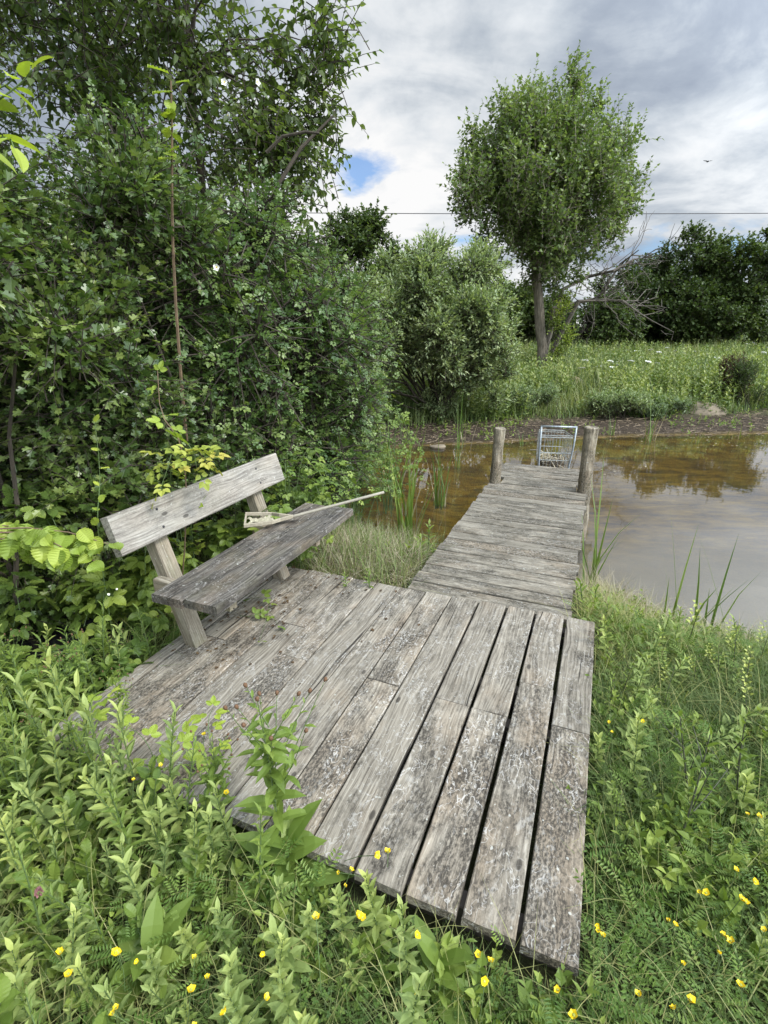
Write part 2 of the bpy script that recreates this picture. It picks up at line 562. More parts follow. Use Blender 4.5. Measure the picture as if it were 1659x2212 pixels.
def t_lobed():
    L = [(-.10, .16), (-.40, .24), (-.42, .42), (-.20, .46), (-.36, .70), (-.26, .82), (-.10, .78)]
    V = [(0, 0, 0)] + [(x, y, 0.10 * abs(x) / .4) for x, y in L] + [(0, 1, -.06)] + [(-x, y, 0.10 * abs(x) / .4) for x, y in reversed(L)]
    n = len(L)
    return np.array(V), [tuple([n + 1] + list(range(n, 0, -1)) + [0]), tuple([0] + list(range(2 * n + 1, n + 1, -1)))][:1] + [tuple([0] + list(range(2 * n + 1, n, -1)))]


def t_delta(w=0.42):
    V = np.array([(0, 0, 0), (-w, .14, .06), (-w * .7, .45, .05), (0, 1, -.12), (w * .7, .45, .05), (w, .14, .06)])
    return V, [(0, 3, 2, 1), (0, 5, 4, 3)]


def t_diamond(w=0.3):
    return np.array([(0, 0, 0), (-w, .45, .06), (0, 1, -.05), (w, .45, .06)]), [(0, 3, 2, 1)]


def t_blade(w=0.03, bend=0.3, n=3):
    V, Fc = [], []
    for i in range(n + 1):
        y = i / n
        q = w * (1 - y ** 1.6)
        z = -bend * y * y
        yy = y * (1 - 0.35 * bend * y)
        if i == n:
            V.append((0, yy, z))
        else:
            V += [(-q, yy, z + q * .5), (q, yy, z + q * .5)]
    for i in range(n - 1):
        Fc.append((2 * i, 2 * i + 1, 2 * i + 3, 2 * i + 2))
    Fc.append((2 * n - 2, 2 * n - 1, 2 * n))
    return np.array(V), Fc


def t_serrate(w=0.44, n=9, pleat=0.03):
    """round toothed leaf with pleated veins"""
    V = [(0, y, -0.16 * y * y) for y in np.append(np.linspace(0, 1, n + 1)[:-1], 1.06)]
    Fc = []
    for sgn in (-1, 1):
        st = len(V)
        for i in range(n):
            y = (i + 0.55) / n
            q = w * (max(0.0, math.sin((0.10 + 0.90 * y ** 0.9) * pi)) ** 0.7)
            V.append((sgn * q * 1.0, min(y + 0.10, 1.02), 0.08 - 0.14 * y * y - 0.10 * q + pleat))
            V.append((sgn * q * 0.93, min(y + 0.06, 1.0), 0.08 - 0.14 * y * y - 0.10 * q - pleat))
        for i in range(n):
            a, b = i, i + 1
            o, p = st + 2 * i, st + 2 * i + 1
            f1 = (a, b, o) if sgn < 0 else (b, a, o)
            f2 = (a, o, p) if sgn < 0 else (a, p, o)
            Fc += [f1, f2]
            if i:
                q0 = st + 2 * (i - 1)
                Fc.append((a, p, q0) if sgn < 0 else (a, q0, p))
    return np.array(V), Fc


def compound(tm, places):
    """several leaflets in one template; places = (x, y, angle, size)"""
    V0, F0 = tm
    V, Fc, n = [], [], 0
    for x, y, a, s in places:
        c, q = cos(a), sin(a)
        W = V0 * s
        W = np.stack([W[:, 0] * c + W[:, 1] * q + x, -W[:, 0] * q + W[:, 1] * c + y, W[:, 2] - 0.08 * abs(x)], 1)
        V.append(W)
        Fc += [tuple(i + n for i in f) for f in F0]
        n += len(V0)
    return np.concatenate(V), Fc


OV = t_ovate()
TRI = compound(t_serrate(0.36, 6, 0.02), [(0, .42, 0, .58), (-.03, .38, -1.15, .5), (.03, .38, 1.15, .5)])
ROSE = compound(t_ovate(0.36, .08), [(0, .70, 0, .34), (-.02, .62, -.95, .32), (.02, .62, .95, .32), (-.02, .34, -1.1, .28), (.02, .34, 1.1, .28)])
CLOVER = compound(t_diamond(0.42), [(0, 0, 0, .5), (0, 0, 2.09, .5), (0, 0, -2.09, .5)])
VETCH = compound(t_diamond(0.16), [(0, .9, 0, .22)] + [(sg * .02, .15 + .13 * i, sg * 1.15, .26) for i in range(6) for sg in (-1, 1)])
LOBED = t_lobed()


def shoots(rng, P, D, L, geo, tmpls, nleaf, size, spread=0.9, droop=0.15, up=0.8, tint=(0.15, 0.75), tipbright=0.25, stem_geo=None, stem_r=0.003, sj=0.3, t0=0.1, hang=0.0):
    """leafy shoots: start P, direction D, length L"""
    N = len(P)
    L = np.broadcast_to(np.asarray(L, float), (N,))
    D = nrm(D)
    tt = np.linspace(t0, 1.0, nleaf)
    tt = np.clip(tt[None] + rng.uniform(-.5, .5, (N, nleaf)) / nleaf, 0.02, 1.0)
    base = P[:, None] + D[:, None] * (tt * L[:, None])[..., None]
    base[..., 2] -= droop * tt ** 2 * L[:, None]
    dd = D[:, None] + np.zeros((N, nleaf, 3))
    dd[..., 2] -= 2 * droop * tt
    dd = nrm(dd)
    a = np.where(np.abs(D[:, 2:3]) > .9, np.array([[1.0, 0, 0]]), np.array([[0, 0, 1.0]]))
    A = nrm(np.cross(D, a))
    B = np.cross(D, A)
    phi = rng.uniform(0, 6.28, (N, 1)) + np.arange(nleaf)[None] * 2.4 + rng.uniform(-.4, .4, (N, nleaf))
    rad = A[:, None] * np.cos(phi)[..., None] + B[:, None] * np.sin(phi)[..., None]
    sp = spread * (1.15 - 0.6 * tt)
    y = dd * np.cos(sp)[..., None] + rad * np.sin(sp)[..., None]
    y[..., 2] -= hang
    nh = np.zeros_like(y)
    nh[..., 2] = up
    nh += dd * 0.35 + rng.normal(size=y.shape) * 0.28
    M = N * nleaf
    R = frames(y.reshape(M, 3), nh.reshape(M, 3))
    S = size * (1 + sj * rng.uniform(-1, 1, M)) * (1.05 - 0.35 * tt.ravel())
    shoot_t = rng.uniform(tint[0], tint[1], (N, 1))
    T = np.clip(shoot_t + tipbright * (tt - 0.5) + rng.uniform(-.12, .12, (N, nleaf)), 0, 1).ravel()
    which = rng.integers(0, len(tmpls), M)
    bp = base.reshape(M, 3)
    for k, tm in enumerate(tmpls):
        q = which == k
        geo.inst(tm, bp[q], R[q], S[q], T[q])
    if stem_geo is not None:
        K = 4
        ts = np.linspace(0, 1, K)
        C = P[:, None] + D[:, None] * (ts[None] * L[:, None])[..., None]
        C[..., 2] -= droop * ts[None] ** 2 * L[:, None]
        stem_geo.tubes(C, stem_r * np.linspace(1, .35, K)[None] * np.ones((N, 1)), 3, cap=False)


def blob_points(rng, blobs, n, shell=0.45):
    """points in the outer part of many ellipsoids; returns points and outward directions"""
    C = np.array([b[0] for b in blobs], float)
    Rr = np.array([b[1] if hasattr(b[1], '__len__') else (b[1],) * 3 for b in blobs], float)
    w = (Rr.prod(axis=1)) ** (2 / 3)
    k = rng.choice(len(blobs), n, p=w / w.sum())
    d = rvec(rng, n)
    r = 1 - shell * rng.uniform(0, 1, n) ** 1.3
    return C[k] + d * Rr[k] * r[:, None], d


def envelope(rng, c, rad, n, br, zmin=None, flat=0.85):
    """n blobs scattered through an ellipsoid"""
    out = []
    for i in range(n):
        d = rvec(rng, 1)[0]
        r = rng.uniform(0.25, 1) ** 0.5
        p = np.array(c) + d * np.array(rad) * r
        if zmin is not None and p[2] < zmin:
            p[2] = zmin + rng.uniform(0, .3)
        b = br * rng.uniform(.65, 1.25)
        out.append((p, (b, b, b * flat)))
    return out


def limbs(rng, geo, base, tips, r0, sides=6, wob=0.12, K=7):
    """curving branches from a base to many tips"""
    base = np.asarray(base, float)
    P = []
    for tp in tips:
        tp = np.asarray(tp, float)
        t = np.linspace(0, 1, K)[:, None]
        mid = base * (1 - t) + tp * t
        mid[:, 2] += np.sin(t[:, 0] * pi) * 0.12 * np.linalg.norm(tp - base)
        mid[1:-1] += rng.normal(size=(K - 2, 3)) * wob * np.linalg.norm(tp - base) * 0.25
        P.append(mid)
    geo.tubes(np.array(P), r0 * np.linspace(1, .2, K)[None] * np.ones((len(tips), 1)), sides, cap=False)


# ------------------------------------------------------------------ ground and pond
POND = np.array([(15, 1.2), (6.0, 2.4), (3.6, 2.95), (2.75, 3.10), (2.25, 3.30), (1.95, 3.95), (1.1, 4.35), (0.15, 4.85), (-0.3, 5.5), (-0.6, 7.2), (-0.2, 9.9), (1.6, 10.25), (4.5, 10.9), (8.7, 11.4), (15, 12.3), (19, 8), (19, 3)], float)
WZ = -0.60


def sdf(x, y):
    """distance to the shore, negative in the water"""
    x = np.asarray(x, float)
    y = np.asarray(y, float)
    d = np.full(x.shape, 1e9)
    s = np.zeros(x.shape, bool)
    for i in range(len(POND)):
        a, b = POND[i], POND[(i + 1) % len(POND)]
        e = b - a
        wx, wy = x - a[0], y - a[1]
        t = np.clip((wx * e[0] + wy * e[1]) / (e @ e), 0, 1)
        d = np.minimum(d, np.hypot(wx - e[0] * t, wy - e[1] * t))
        c = ((a[1] <= y) != (b[1] <= y)) & (x < a[0] + (y - a[1]) / (b[1] - a[1] + 1e-12) * e[0])
        s ^= c
    return np.where(s, -d, d)


def vnoise(x, y, f, seed=0):
    q = np.zeros_like(x)
    r = np.random.default_rng(seed)
    for k in range(6):
        a = r.uniform(0, 6.28)
        ff = f * (0.6 + 0.28 * k)
        q += np.sin((x * cos(a) + y * sin(a)) * ff + r.uniform(0, 6.28)) / 6
    return q


def gz(x, y):
    x = np.asarray(x, float)
    y = np.asarray(y, float)
    d = sdf(x, y) + 0.10 * vnoise(x, y, 3.0, 2)
    far = np.clip((y - 7.5) / 1.5, 0, 1)
    near = WZ + 0.44 * np.clip(d / 0.95, 0, 1) ** 0.8
    mud = WZ + 0.075 * np.clip(d, 0, 2.0)
    mud = mud + 0.32 * np.clip((d - 1.7) / 2.0, 0, 1) + 0.036 * np.clip(d - 3, 0, 14)
    out = near * (1 - far) + mud * far
    out = out + 0.02 * vnoise(x, y, 5.0, 5) * np.clip(d, 0, 1)
    bed = WZ - 0.30 * np.clip(-d / 1.6, 0, 1) - 0.02
    return np.where(d > 0, out, bed)


def axis(lo, hi, step, far):
    a = np.arange(lo, hi + 1e-6, step)
    g = step * 1.35 ** np.arange(1, 40)
    g = np.cumsum(g)
    g = g[g < far]
    return np.concatenate([(lo - g)[::-1], a, hi + g])


gx, gy = axis(-4, 14, 0.11, 900), axis(-0.5, 17, 0.11, 900)
GX, GY = np.meshgrid(gx, gy)
GZ = gz(GX, GY)
gg = Geo()
nx, ny = len(gx), len(gy)
idx = np.arange(nx * ny).reshape(ny, nx)
gg.v.append(np.stack([GX.ravel(), GY.ravel(), GZ.ravel()], 1))
quads = np.stack([idx[:-1, :-1].ravel(), idx[:-1, 1:].ravel(), idx[1:, 1:].ravel(), idx[1:, :-1].ravel()], 1)
gg.loops.append(quads.ravel())
gg.sizes.append(np.full(len(quads), 4))
gg.mi.append(np.zeros(len(quads)))
SD = sdf(GX, GY) + 0.25 * vnoise(GX, GY, 2.5, 3)
FARM = np.clip((GY - 7.0) / 2.0, 0, 1)
mudw = np.where(SD < 0, 1, np.clip((0.35 + 1.6 * FARM - SD) / 0.5, 0, 1))
gg.t.append(mudw.ravel())
silt_sheen = np.clip(1 - np.hypot((GX - 3.6) / 3.4, (GY - 3.8) / 2.6), 0, 1) ** 0.7  # shore silt at near right, spread wider as painted grey sky reflection
gg.rn.append(silt_sheen.ravel())
gg.bc.append(gg.v[0])
m, t, out = new_mat('ground')
tc_ = t.new('ShaderNodeTexCoord').outputs['Object']
mud_a = attr(t, 'tint').outputs['Fac']
silt_sheen_a = attr(t, 'rnd').outputs['Fac']
n_a = t.noise(tc_, 9.0, 8, 0.65)
n_b = t.noise(tc_, 60.0, 5, 0.65)
soil = t.ramp(n_a, [(0.3, (0.035, 0.034, 0.016)), (0.6, (0.065, 0.07, 0.028)), (0.75, (0.11, 0.09, 0.05))])
mudc = t.ramp(t.math('ADD', t.math('MULTIPLY', n_a, 0.5), t.math('MULTIPLY', n_b, 0.5)), [(0.38, (0.020, 0.014, 0.008)), (0.54, (0.048, 0.034, 0.021)), (0.68, (0.12, 0.09, 0.055))])
zz = t.new('ShaderNodeSeparateXYZ', i0=tc_).outputs[2]
under = t.ramp(t.math('MULTIPLY', t.math('SUBTRACT', -0.575, zz), 12.0), [(0.0, 0.0), (1.0, 1.0)])
bedc = t.ramp(t.noise(t.scale(tc_, (1, 2.5, 1)), 2.2, 7, 0.6, 0.4), [(0.35, (0.135, 0.088, 0.010)), (0.52, (0.33, 0.225, 0.026)), (0.68, (0.54, 0.39, 0.07))])
bedc = t.mix(t.ramp(silt_sheen_a, [(0.05, 0.0), (0.6, 1.0)]), bedc, (0.40, 0.345, 0.29))
c = t.mix(mud_a, soil, mudc)
c = t.mix(under, c, bedc)
p = t.new('ShaderNodeBsdfPrincipled', Roughness=0.9)
t.put(p.inputs['Base Color'], c)
p.inputs['Specular IOR Level'].default_value = 0.25
b = t.new('ShaderNodeBump', Strength=0.8, Distance=0.03, Height=t.math('ADD', n_a, t.math('MULTIPLY', n_b, 0.5)))
t.l.new(b.outputs[0], p.inputs['Normal'])
t.l.new(p.outputs[0], out.inputs[0])
tag(gg.build('ground', 'ground', smooth=True), kind='structure')

# water: clear amber pond, reflects by Fresnel, slightly murky, grey sky sheen painted in at near right
m, t, out = new_mat('water')
tc_ = t.new('ShaderNodeTexCoord').outputs['Object']
wn = t.math('ADD', t.math('MULTIPLY', t.noise(t.scale(tc_, (1, 1.6, 1)), 3.0, 3, 0.5, 0.3), 1.0), t.math('MULTIPLY', t.noise(tc_, 14.0, 2, 0.5), 0.25))
bmp = t.new('ShaderNodeBump', Strength=0.03, Distance=0.03, Height=wn)
gl = t.new('ShaderNodeBsdfGlossy', Roughness=0.015)
gl.inputs['Color'].default_value = (0.95, 0.97, 1, 1)
t.l.new(bmp.outputs[0], gl.inputs['Normal'])
tr = t.new('ShaderNodeBsdfTransparent')
tr.inputs[0].default_value = (0.92, 0.82, 0.45, 1)
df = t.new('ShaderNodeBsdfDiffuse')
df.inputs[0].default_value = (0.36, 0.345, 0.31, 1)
murk_sheen = t.vmath('LENGTH', t.vmath('MULTIPLY', t.vmath('SUBTRACT', tc_, (4.6, 3.7, WZ)), (0.235, 0.34, 0.0)))
murk_sheen = t.math('ADD', murk_sheen, t.math('MULTIPLY', t.math('SUBTRACT', t.noise(tc_, 1.2, 4, 0.6), 0.5), 0.5))
murk_sheen = t.ramp(murk_sheen, [(0.45, 0.27), (1.0, 0.05)])  # thin murk everywhere; the paler near-right part is painted sky reflection
body = t.new('ShaderNodeMixShader', i0=murk_sheen, i1=tr.outputs[0], i2=df.outputs[0])
fr = t.new('ShaderNodeFresnel', IOR=1.70)
t.l.new(bmp.outputs[0], fr.inputs['Normal'])
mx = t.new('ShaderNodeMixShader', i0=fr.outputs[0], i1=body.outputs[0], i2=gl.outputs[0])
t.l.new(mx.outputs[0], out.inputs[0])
wg = Geo()
wx, wy = np.linspace(-1.2, 19.5, 24), np.linspace(1.0, 13.0, 16)
for i in range(len(wx) - 1):
    for j in range(len(wy) - 1):
        pass
WXX, WYY = np.meshgrid(wx, wy)
wi = np.arange(WXX.size).reshape(WXX.shape)
wg.add(np.stack([WXX.ravel(), WYY.ravel(), np.full(WXX.size, WZ)], 1), [tuple(q) for q in np.stack([wi[:-1, :-1].ravel(), wi[:-1, 1:].ravel(), wi[1:, 1:].ravel(), wi[1:, :-1].ravel()], 1)])
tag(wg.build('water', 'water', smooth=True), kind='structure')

# ------------------------------------------------------------------ deck, jetty, bench
AL = radians(22.5)
U = np.array([sin(AL), cos(AL), 0])
Vv = np.array([cos(AL), -sin(AL), 0])
UP = np.array([0, 0, 1.0])


def W(u, v, z=0.0):
    return U * u + Vv * v + UP * z


def board(geo, o, ex, ey, ez, L, w, th, rng, nseg=8, ch=0.004, warp=0.0, endj=0.0, mi=0, rn=None):
    """a plank: origin o at its centre top, length along ex, width ey, thickness down -ez; chamfered edges"""
    off = rng.uniform(0, 40, 3)
    rn = rng.uniform() if rn is None else rn
    prof = [(-w / 2, -ch), (-w / 2 + ch, 0), (-w / 6, 0.0), (w / 6, 0.0), (w / 2 - ch, 0), (w / 2, -ch), (w / 2, -th), (-w / 2, -th)]
    k = len(prof)
    V, BC = [], []
    e0, e1 = rng.uniform(-1, 1, 2) * endj
    tw = rng.uniform(-1, 1) * warp
    cup = rng.uniform(-.4, 1) * warp * 0.5
    ph = rng.uniform(0, 6)
    for i in range(nseg + 1):
        t = i / nseg
        x = -L / 2 + e0 + (L + e1 - e0) * t
        bow = warp * 0.6 * sin(t * 3 + ph)
        for (y, z) in prof:
            zz = z + tw * (y / w) * (t - .5) * 2 + bow + cup * (1 - (2 * y / w) ** 2) * -1
            jj = rng.uniform(-1, 1) * 0.0008
            V.append(o + ex * (x + (rng.uniform(-1, 1) * 0.0015 if i in (0, nseg) else 0)) + ey * (y + jj) + ez * zz)
            BC.append((x + off[0], y + off[1], z + off[2]))
    Fc = []
    for i in range(nseg):
        for j in range(k):
            j2 = (j + 1) % k
            Fc.append((i * k + j, (i + 1) * k + j, (i + 1) * k + j2, i * k + j2))
    Fc.append(tuple(range(k)))
    Fc.append(tuple(range(nseg * k + k - 1, nseg * k - 1, -1)))
    geo.add(V, Fc, 0.5, mi, BC, rn)


rng = np.random.default_rng(11)
deck = empty('wooden_deck', W(2.0, -0.95, -0.14), 'square platform of weathered grey planks with dark gaps, bench standing on its left side', 'deck')
DB = np.array(deck.location)
g = Geo()
pitch = 0.1795
joints = [[1.99], [2.24], [1.96], [1.96], None, [1.965], [2.20], None, [1.97], [2.25], None, [1.96], None]
vr = 0.163
for i in range(13):
    gap = max(0.004, 0.018 - 0.0012 * i) if i < 4 else 0.006
    wid = pitch - gap
    if i == 12:
        wid = 0.08
    vc = vr - wid / 2
    u0 = 1.05 + rng.uniform(-.012, .012)
    u1 = 2.975 - 0.005 * i + rng.uniform(-.01, .012)
    cuts = [u0] + (joints[i] or []) + [u1]
    dz = rng.uniform(-.002, .002)
    for a, b in zip(cuts[:-1], cuts[1:]):
        board(g, W((a + b) / 2, vc + rng.uniform(-.002, .002), dz + rng.uniform(-.002, .002)), U, Vv, UP, b - a - 0.004, wid, 0.036, rng, 9, 0.004, 0.0025, 0.0)
    vr -= wid + gap
g.build('decking', 'deck_wood', deck, base=DB)
for uj in (1.13, 1.97, 2.22, 2.88):
    j = Geo()
    board(j, W(uj, -0.95, -0.040), Vv, U, UP, 2.2, 0.06, 0.10, rng, 4)
    j.build('joist', 'dark_wood', deck, base=DB)

g = Geo()
PD = np.array([W(rng.uniform(1.7, 2.95), -2.05 + abs(rng.normal()) * .33, .004) for _ in range(130)])
nD = len(PD)
g.inst(t_ovate(.4, .15), PD, frames(np.stack([rng.normal(size=nD), rng.normal(size=nD), rng.normal(size=nD) * .15], 1), np.tile(UP, (nD, 1))), rng.uniform(.008, .028, nD), rng.uniform(0, .8, nD))
DEBRIS = g
# jetty
jet = empty('jetty', W(4.8, -0.52, WZ), 'narrow jetty of grey cross planks with two round end posts, reaching into the pond', 'jetty')
JB = np.array(jet.location)
g = Geo()
u = 2.99
pw = 0.148
jl = []
while u < 5.70:
    w_ = pw * rng.uniform(.93, 1.05)
    vl, vrr = -1.062 + rng.uniform(-.012, .012), 0.024 + rng.uniform(-.012, .012)
    board(g, W(u + w_ / 2, (vl + vrr) / 2, -0.03 + rng.uniform(-.003, .003)), Vv, -U, UP, vrr - vl, w_ - 0.013, 0.034, rng, 8, 0.004, 0.004)
    u += w_
while u < 6.66:
    w_ = pw * rng.uniform(.93, 1.05)
    vl, vrr = -1.035 + rng.uniform(-.01, .01), -0.092 + rng.uniform(-.008, .008)
    if u < 5.95:
        vl = -0.925
    board(g, W(u + w_ / 2, (vl + vrr) / 2, -0.03 + rng.uniform(-.003, .003)), Vv, -U, UP, vrr - vl, w_ - 0.013, 0.034, rng, 8, 0.004, 0.004)
    u += w_
g.build('decking', 'jetty_wood', jet, base=JB)
for vb in (-0.90, -0.16):
    j = Geo()
    board(j, W(4.8, vb, -0.068), U, Vv, UP, 3.7, 0.06, 0.12, rng, 6)
    j.build('stringer', 'dark_wood', jet, base=JB)


def pile(u_, v_, ztop, r, lean, name='post', zb=-1.0):
    j = Geo()
    K = 9
    zs = np.linspace(zb, ztop, K)
    C = np.array([W(u_, v_, z) + np.array([lean[0], lean[1], 0]) * (z - 0) + rng.normal(size=3) * 0.004 for z in zs])
    rad = r * (1 + 0.05 * np.sin(np.arange(K) * 1.7) + rng.uniform(-.03, .03, K))
    rad = np.append(rad, [r * 0.93])
    C = np.vstack([C, C[-1] + np.array([0, 0, 0.008])])
    j.tubes(C, rad, 14, jitter=0.035, rng=rng)
    j.build(name, 'pile_wood', jet, smooth=False, base=JB)


pile(5.80, -0.992, 0.60, 0.062, (0.015, 0.0))
pile(5.82, -0.008, 0.68, 0.072, (-0.035, 0.0))
pile(4.2, -0.06, -0.07, 0.05, (0, 0))
pile(4.2, -0.95, -0.07, 0.05, (0, 0))

# bench
ben = empty('bench', W(2.3, -1.8, 0.0), 'old grey timber bench with one wide backrest board, leaning back on two posts', 'bench')
BB = np.array(ben.location)
k = 0.30
back_n = nrm(Vv + UP * k)
back_up = nrm(UP - Vv * k)
g = Geo()
for (vc, w_, dz) in ((-1.805, 0.185, 0.0), (-1.607, 0.195, 0.004)):
    board(g, W(2.335 + (0.005 if vc > -1.7 else -0.005), vc, 0.47 + dz), U, Vv, UP, 1.46, w_, 0.046, rng, 12, 0.006, 0.003)
g.build('seat', 'seat_wood', ben, base=BB)
g = Geo()
zc_ = 0.738
bc0 = W(2.315, -1.85 - k * zc_, zc_)
board(g, bc0, U, -back_up, back_n, 1.43, 0.205, 0.05, rng, 12, 0.006, 0.002, rn=0.75)
g.build('backrest', 'back_wood', ben, base=BB)
for ub in (1.885, 2.76):
    g = Geo()
    board(g, W(ub, -1.902 - k * 0.30, 0.30) - back_n * 0.0, back_up, U, back_n, 1.00, 0.095, 0.075, rng, 8, 0.006, 0.001, rn=0.5)
    g.build('leg', 'post_wood', ben, base=BB)
    g = Geo()
    board(g, W(ub - 0.078, -1.83, 0.422), Vv, U, UP, 0.50, 0.055, 0.085, rng, 4, 0.005)
    g.build('crossbeam', 'post_wood', ben, base=BB)

for ub in (1.885, 2.76):
    for dzb in (-.05, .05):
        c_ = bc0 + U * (ub - 2.315 + .0) + back_up * dzb + back_n * .0005
        g = Geo()
        g.tubes(np.array([c_ - back_n * .01, c_ + back_n * .003, c_ + back_n * .005]), np.array([.007, .007, .004]), 8)
        g.build('bolt', 'black_rubber', ben, base=BB)

# ------------------------------------------------------------------ landing net lying on the bench
net = empty('landing_net', W(2.6, -1.75, 0.49), 'small pale landing net with wooden handle lying on the bench seat', 'net')
NB = np.array(net.location)
p0, p1 = W(2.66, -1.79, 0.507), W(3.02, -1.25, 0.645)
g = Geo()
g.tubes(np.array([p0 + (p1 - p0) * t for t in np.linspace(-.12, 1, 6)]), np.array([.011, .011, .0105, .010, .010, .009]), 8)
g.build('handle', 'cane', net, smooth=True, base=NB)
hd = nrm(p0 - p1) * np.array([1, 1, 0])
hd = nrm(hd)
hs = np.array([-hd[1], hd[0], 0])
g = Geo()
hl, hw = 0.27, 0.095
hoop = [p0 - hd * .03 + hs * 0.016, p0 + hd * .05 + hs * .03, p0 + hd * .10 + hs * hw, p0 + hd * hl + hs * hw, p0 + hd * hl - hs * hw, p0 + hd * .10 - hs * hw, p0 + hd * .05 - hs * .03, p0 - hd * .03 - hs * .016]
hoop = [np.array([q[0], q[1], 0.508 + 0.012 * (i % 2 == 0)]) for i, q in enumerate(hoop)]
for a, b in zip(hoop[:-1], hoop[1:]):
    d_ = nrm(b - a)
    sd = nrm(np.cross(d_, UP))
    board(g, (a + b) / 2 + UP * 0.012, d_, sd, UP, np.linalg.norm(b - a) + .008, 0.011, 0.022, rng, 1, 0.002)
g.build('frame', 'net_wood', net, base=NB)
g = Geo()
n_ = 14
V_, F_ = [], []
for i in range(n_):
    for j in range(n_):
        a, b = i / (n_ - 1), j / (n_ - 1)
        q = p0 + hd * (.10 + (hl - .12) * a + .012 * sin(b * 9)) + hs * ((2 * b - 1) * (hw - .012) * (.62 + .3 * sin(a * 7 + 1)) + .012)
        z = 0.503 + 0.016 * abs(sin(a * 15 + b * 6) * sin(b * 11 + a * 4)) + 0.005 * rng.uniform(-1, 1)
        V_.append((q[0], q[1], z))
for i in range(n_ - 1):
    for j in range(n_ - 1):
        F_.append((i * n_ + j, (i + 1) * n_ + j, (i + 1) * n_ + j + 1, i * n_ + j + 1))
g.add(V_, F_)
g.build('bag', 'net_cloth', net, smooth=True, base=NB)

# ------------------------------------------------------------------ trolley in the pond and the nest in it
TB = np.array([2.66, 7.75, WZ])
tro = empty('shopping_trolley', TB, 'rusty steel wire shopping trolley standing half sunk in the pond beyond the jetty', 'shopping trolley')
tx, ty = nrm(np.array([1, -0.16, 0.0])), nrm(np.array([0.16, 1, 0]))


def tp(x, y, z):
    return TB + tx * x + ty * y + UP * z


g = Geo()
for s_ in (-1, 1):
    g.tubes(np.array([tp(s_ * .20, .02, -.15), tp(s_ * .225, -.01, .2), tp(s_ * .25, -.05, .55), tp(s_ * .255, -.07, .86)]), .015, 8)
    g.tubes(np.array([tp(s_ * .20, .02, -.12), tp(s_ * .2, .45, -.2)]), .010, 6)
g.build('frame', 'steel', tro, smooth=True, base=TB)
g = Geo()
g.tubes(np.array([tp(-.265, -.07, .86), tp(.265, -.07, .86)]), .014, 8)
g.build('handle', 'steel', tro, smooth=True, base=TB)
g = Geo()
for z in (.71, .68, .44, .32):
    g.tubes(np.array([tp(-.235, .0, z), tp(.235, .0, z)]), .006 if z != .68 else .009, 5)
    for s_ in (-1, 1):
        g.tubes(np.array([tp(s_ * .235, .0, z), tp(s_ * .2, .55, z - .02)]), .005, 4)
    g.tubes(np.array([tp(-.2, .55, z - .02), tp(.2, .55, z - .02)]), .005, 4)
for i in range(9):
    x = -.225 + .45 * i / 8
    g.tubes(np.array([tp(x, .0, .69), tp(x * .96, .0, .2)]), .0028, 4)
    g.tubes(np.array([tp(x * .87, .55, .69), tp(x * .84, .55, .2)]), .0028, 4)
for i in range(6):
    y = .05 + .085 * i
    for s_ in (-1, 1):
        g.tubes(np.array([tp(s_ * (.235 - .03 * i / 11), y, .69), tp(s_ * (.225 - .03 * i / 11), y, .2)]), .0028, 4)
g.build('basket', 'wire_steel', tro, base=TB)
nb = tp(0, .22, .18)
nst = empty('bird_nest', nb, 'untidy dark nest of twigs and pale reeds built inside the sunken shopping trolley', 'nest')
g = Geo()
P_ = []
for i in range(420):
    a = rng.uniform(0, 6.28)
    r_ = 0.19 * rng.uniform(.2, 1) ** .6
    c_ = nb + np.array([cos(a) * r_, sin(a) * r_ * .9, rng.uniform(-.06, .09) + .05 * (r_ / .19) ** 2])
    d_ = np.array([-sin(a), cos(a), rng.uniform(-.35, .35)]) + rng.normal(size=3) * .5
    d_ = nrm(d_) * rng.uniform(.05, .13)
    P_.append([c_ - d_, c_ + rng.normal(size=3) * .01, c_ + d_])
g.tubes(np.array(P_[:330]), .0035, 3)
g.build('nest_bowl', 'nest_twig', nst, base=nb)
g = Geo()
g.tubes(np.array(P_[330:]) + np.array([0, 0, .05]), .0045, 3)
g.tubes(np.array([[tp(-.13, .05, .5), tp(-.06, .03, .33), tp(.03, .0, .2)]]), .007, 4)
g.build('reed_stalks', 'pale_reed_litter', nst, base=nb)
# sticks in the water
for i, (a_, b_, lab) in enumerate((((1205, 985), (1150, 975), 'crooked pale stick poking out of the water left of the trolley'),)):
    A_, B_ = at(1145, 972, WZ + .03), at(1185, 985, WZ + .02)
    g = Geo()
    g.tubes(np.array([A_, (A_ + B_) / 2 + UP * .06, B_, B_ + np.array([.02, -.05, -.03])]), .012, 5)
    o = g.build('floating_stick', 'pale_reed_litter')
    tag(o, lab, 'stick')

# ------------------------------------------------------------------ mud litter, stones, mound, tarpaulin
def scat(n, xr, yr, cond, seed):
    r = np.random.default_rng(seed)
    x, y = r.uniform(*xr, n * 4), r.uniform(*yr, n * 4)
    q = cond(x, y)
    x, y = x[q][:n], y[q][:n]
    return np.stack([x, y, gz(x, y)], 1), r


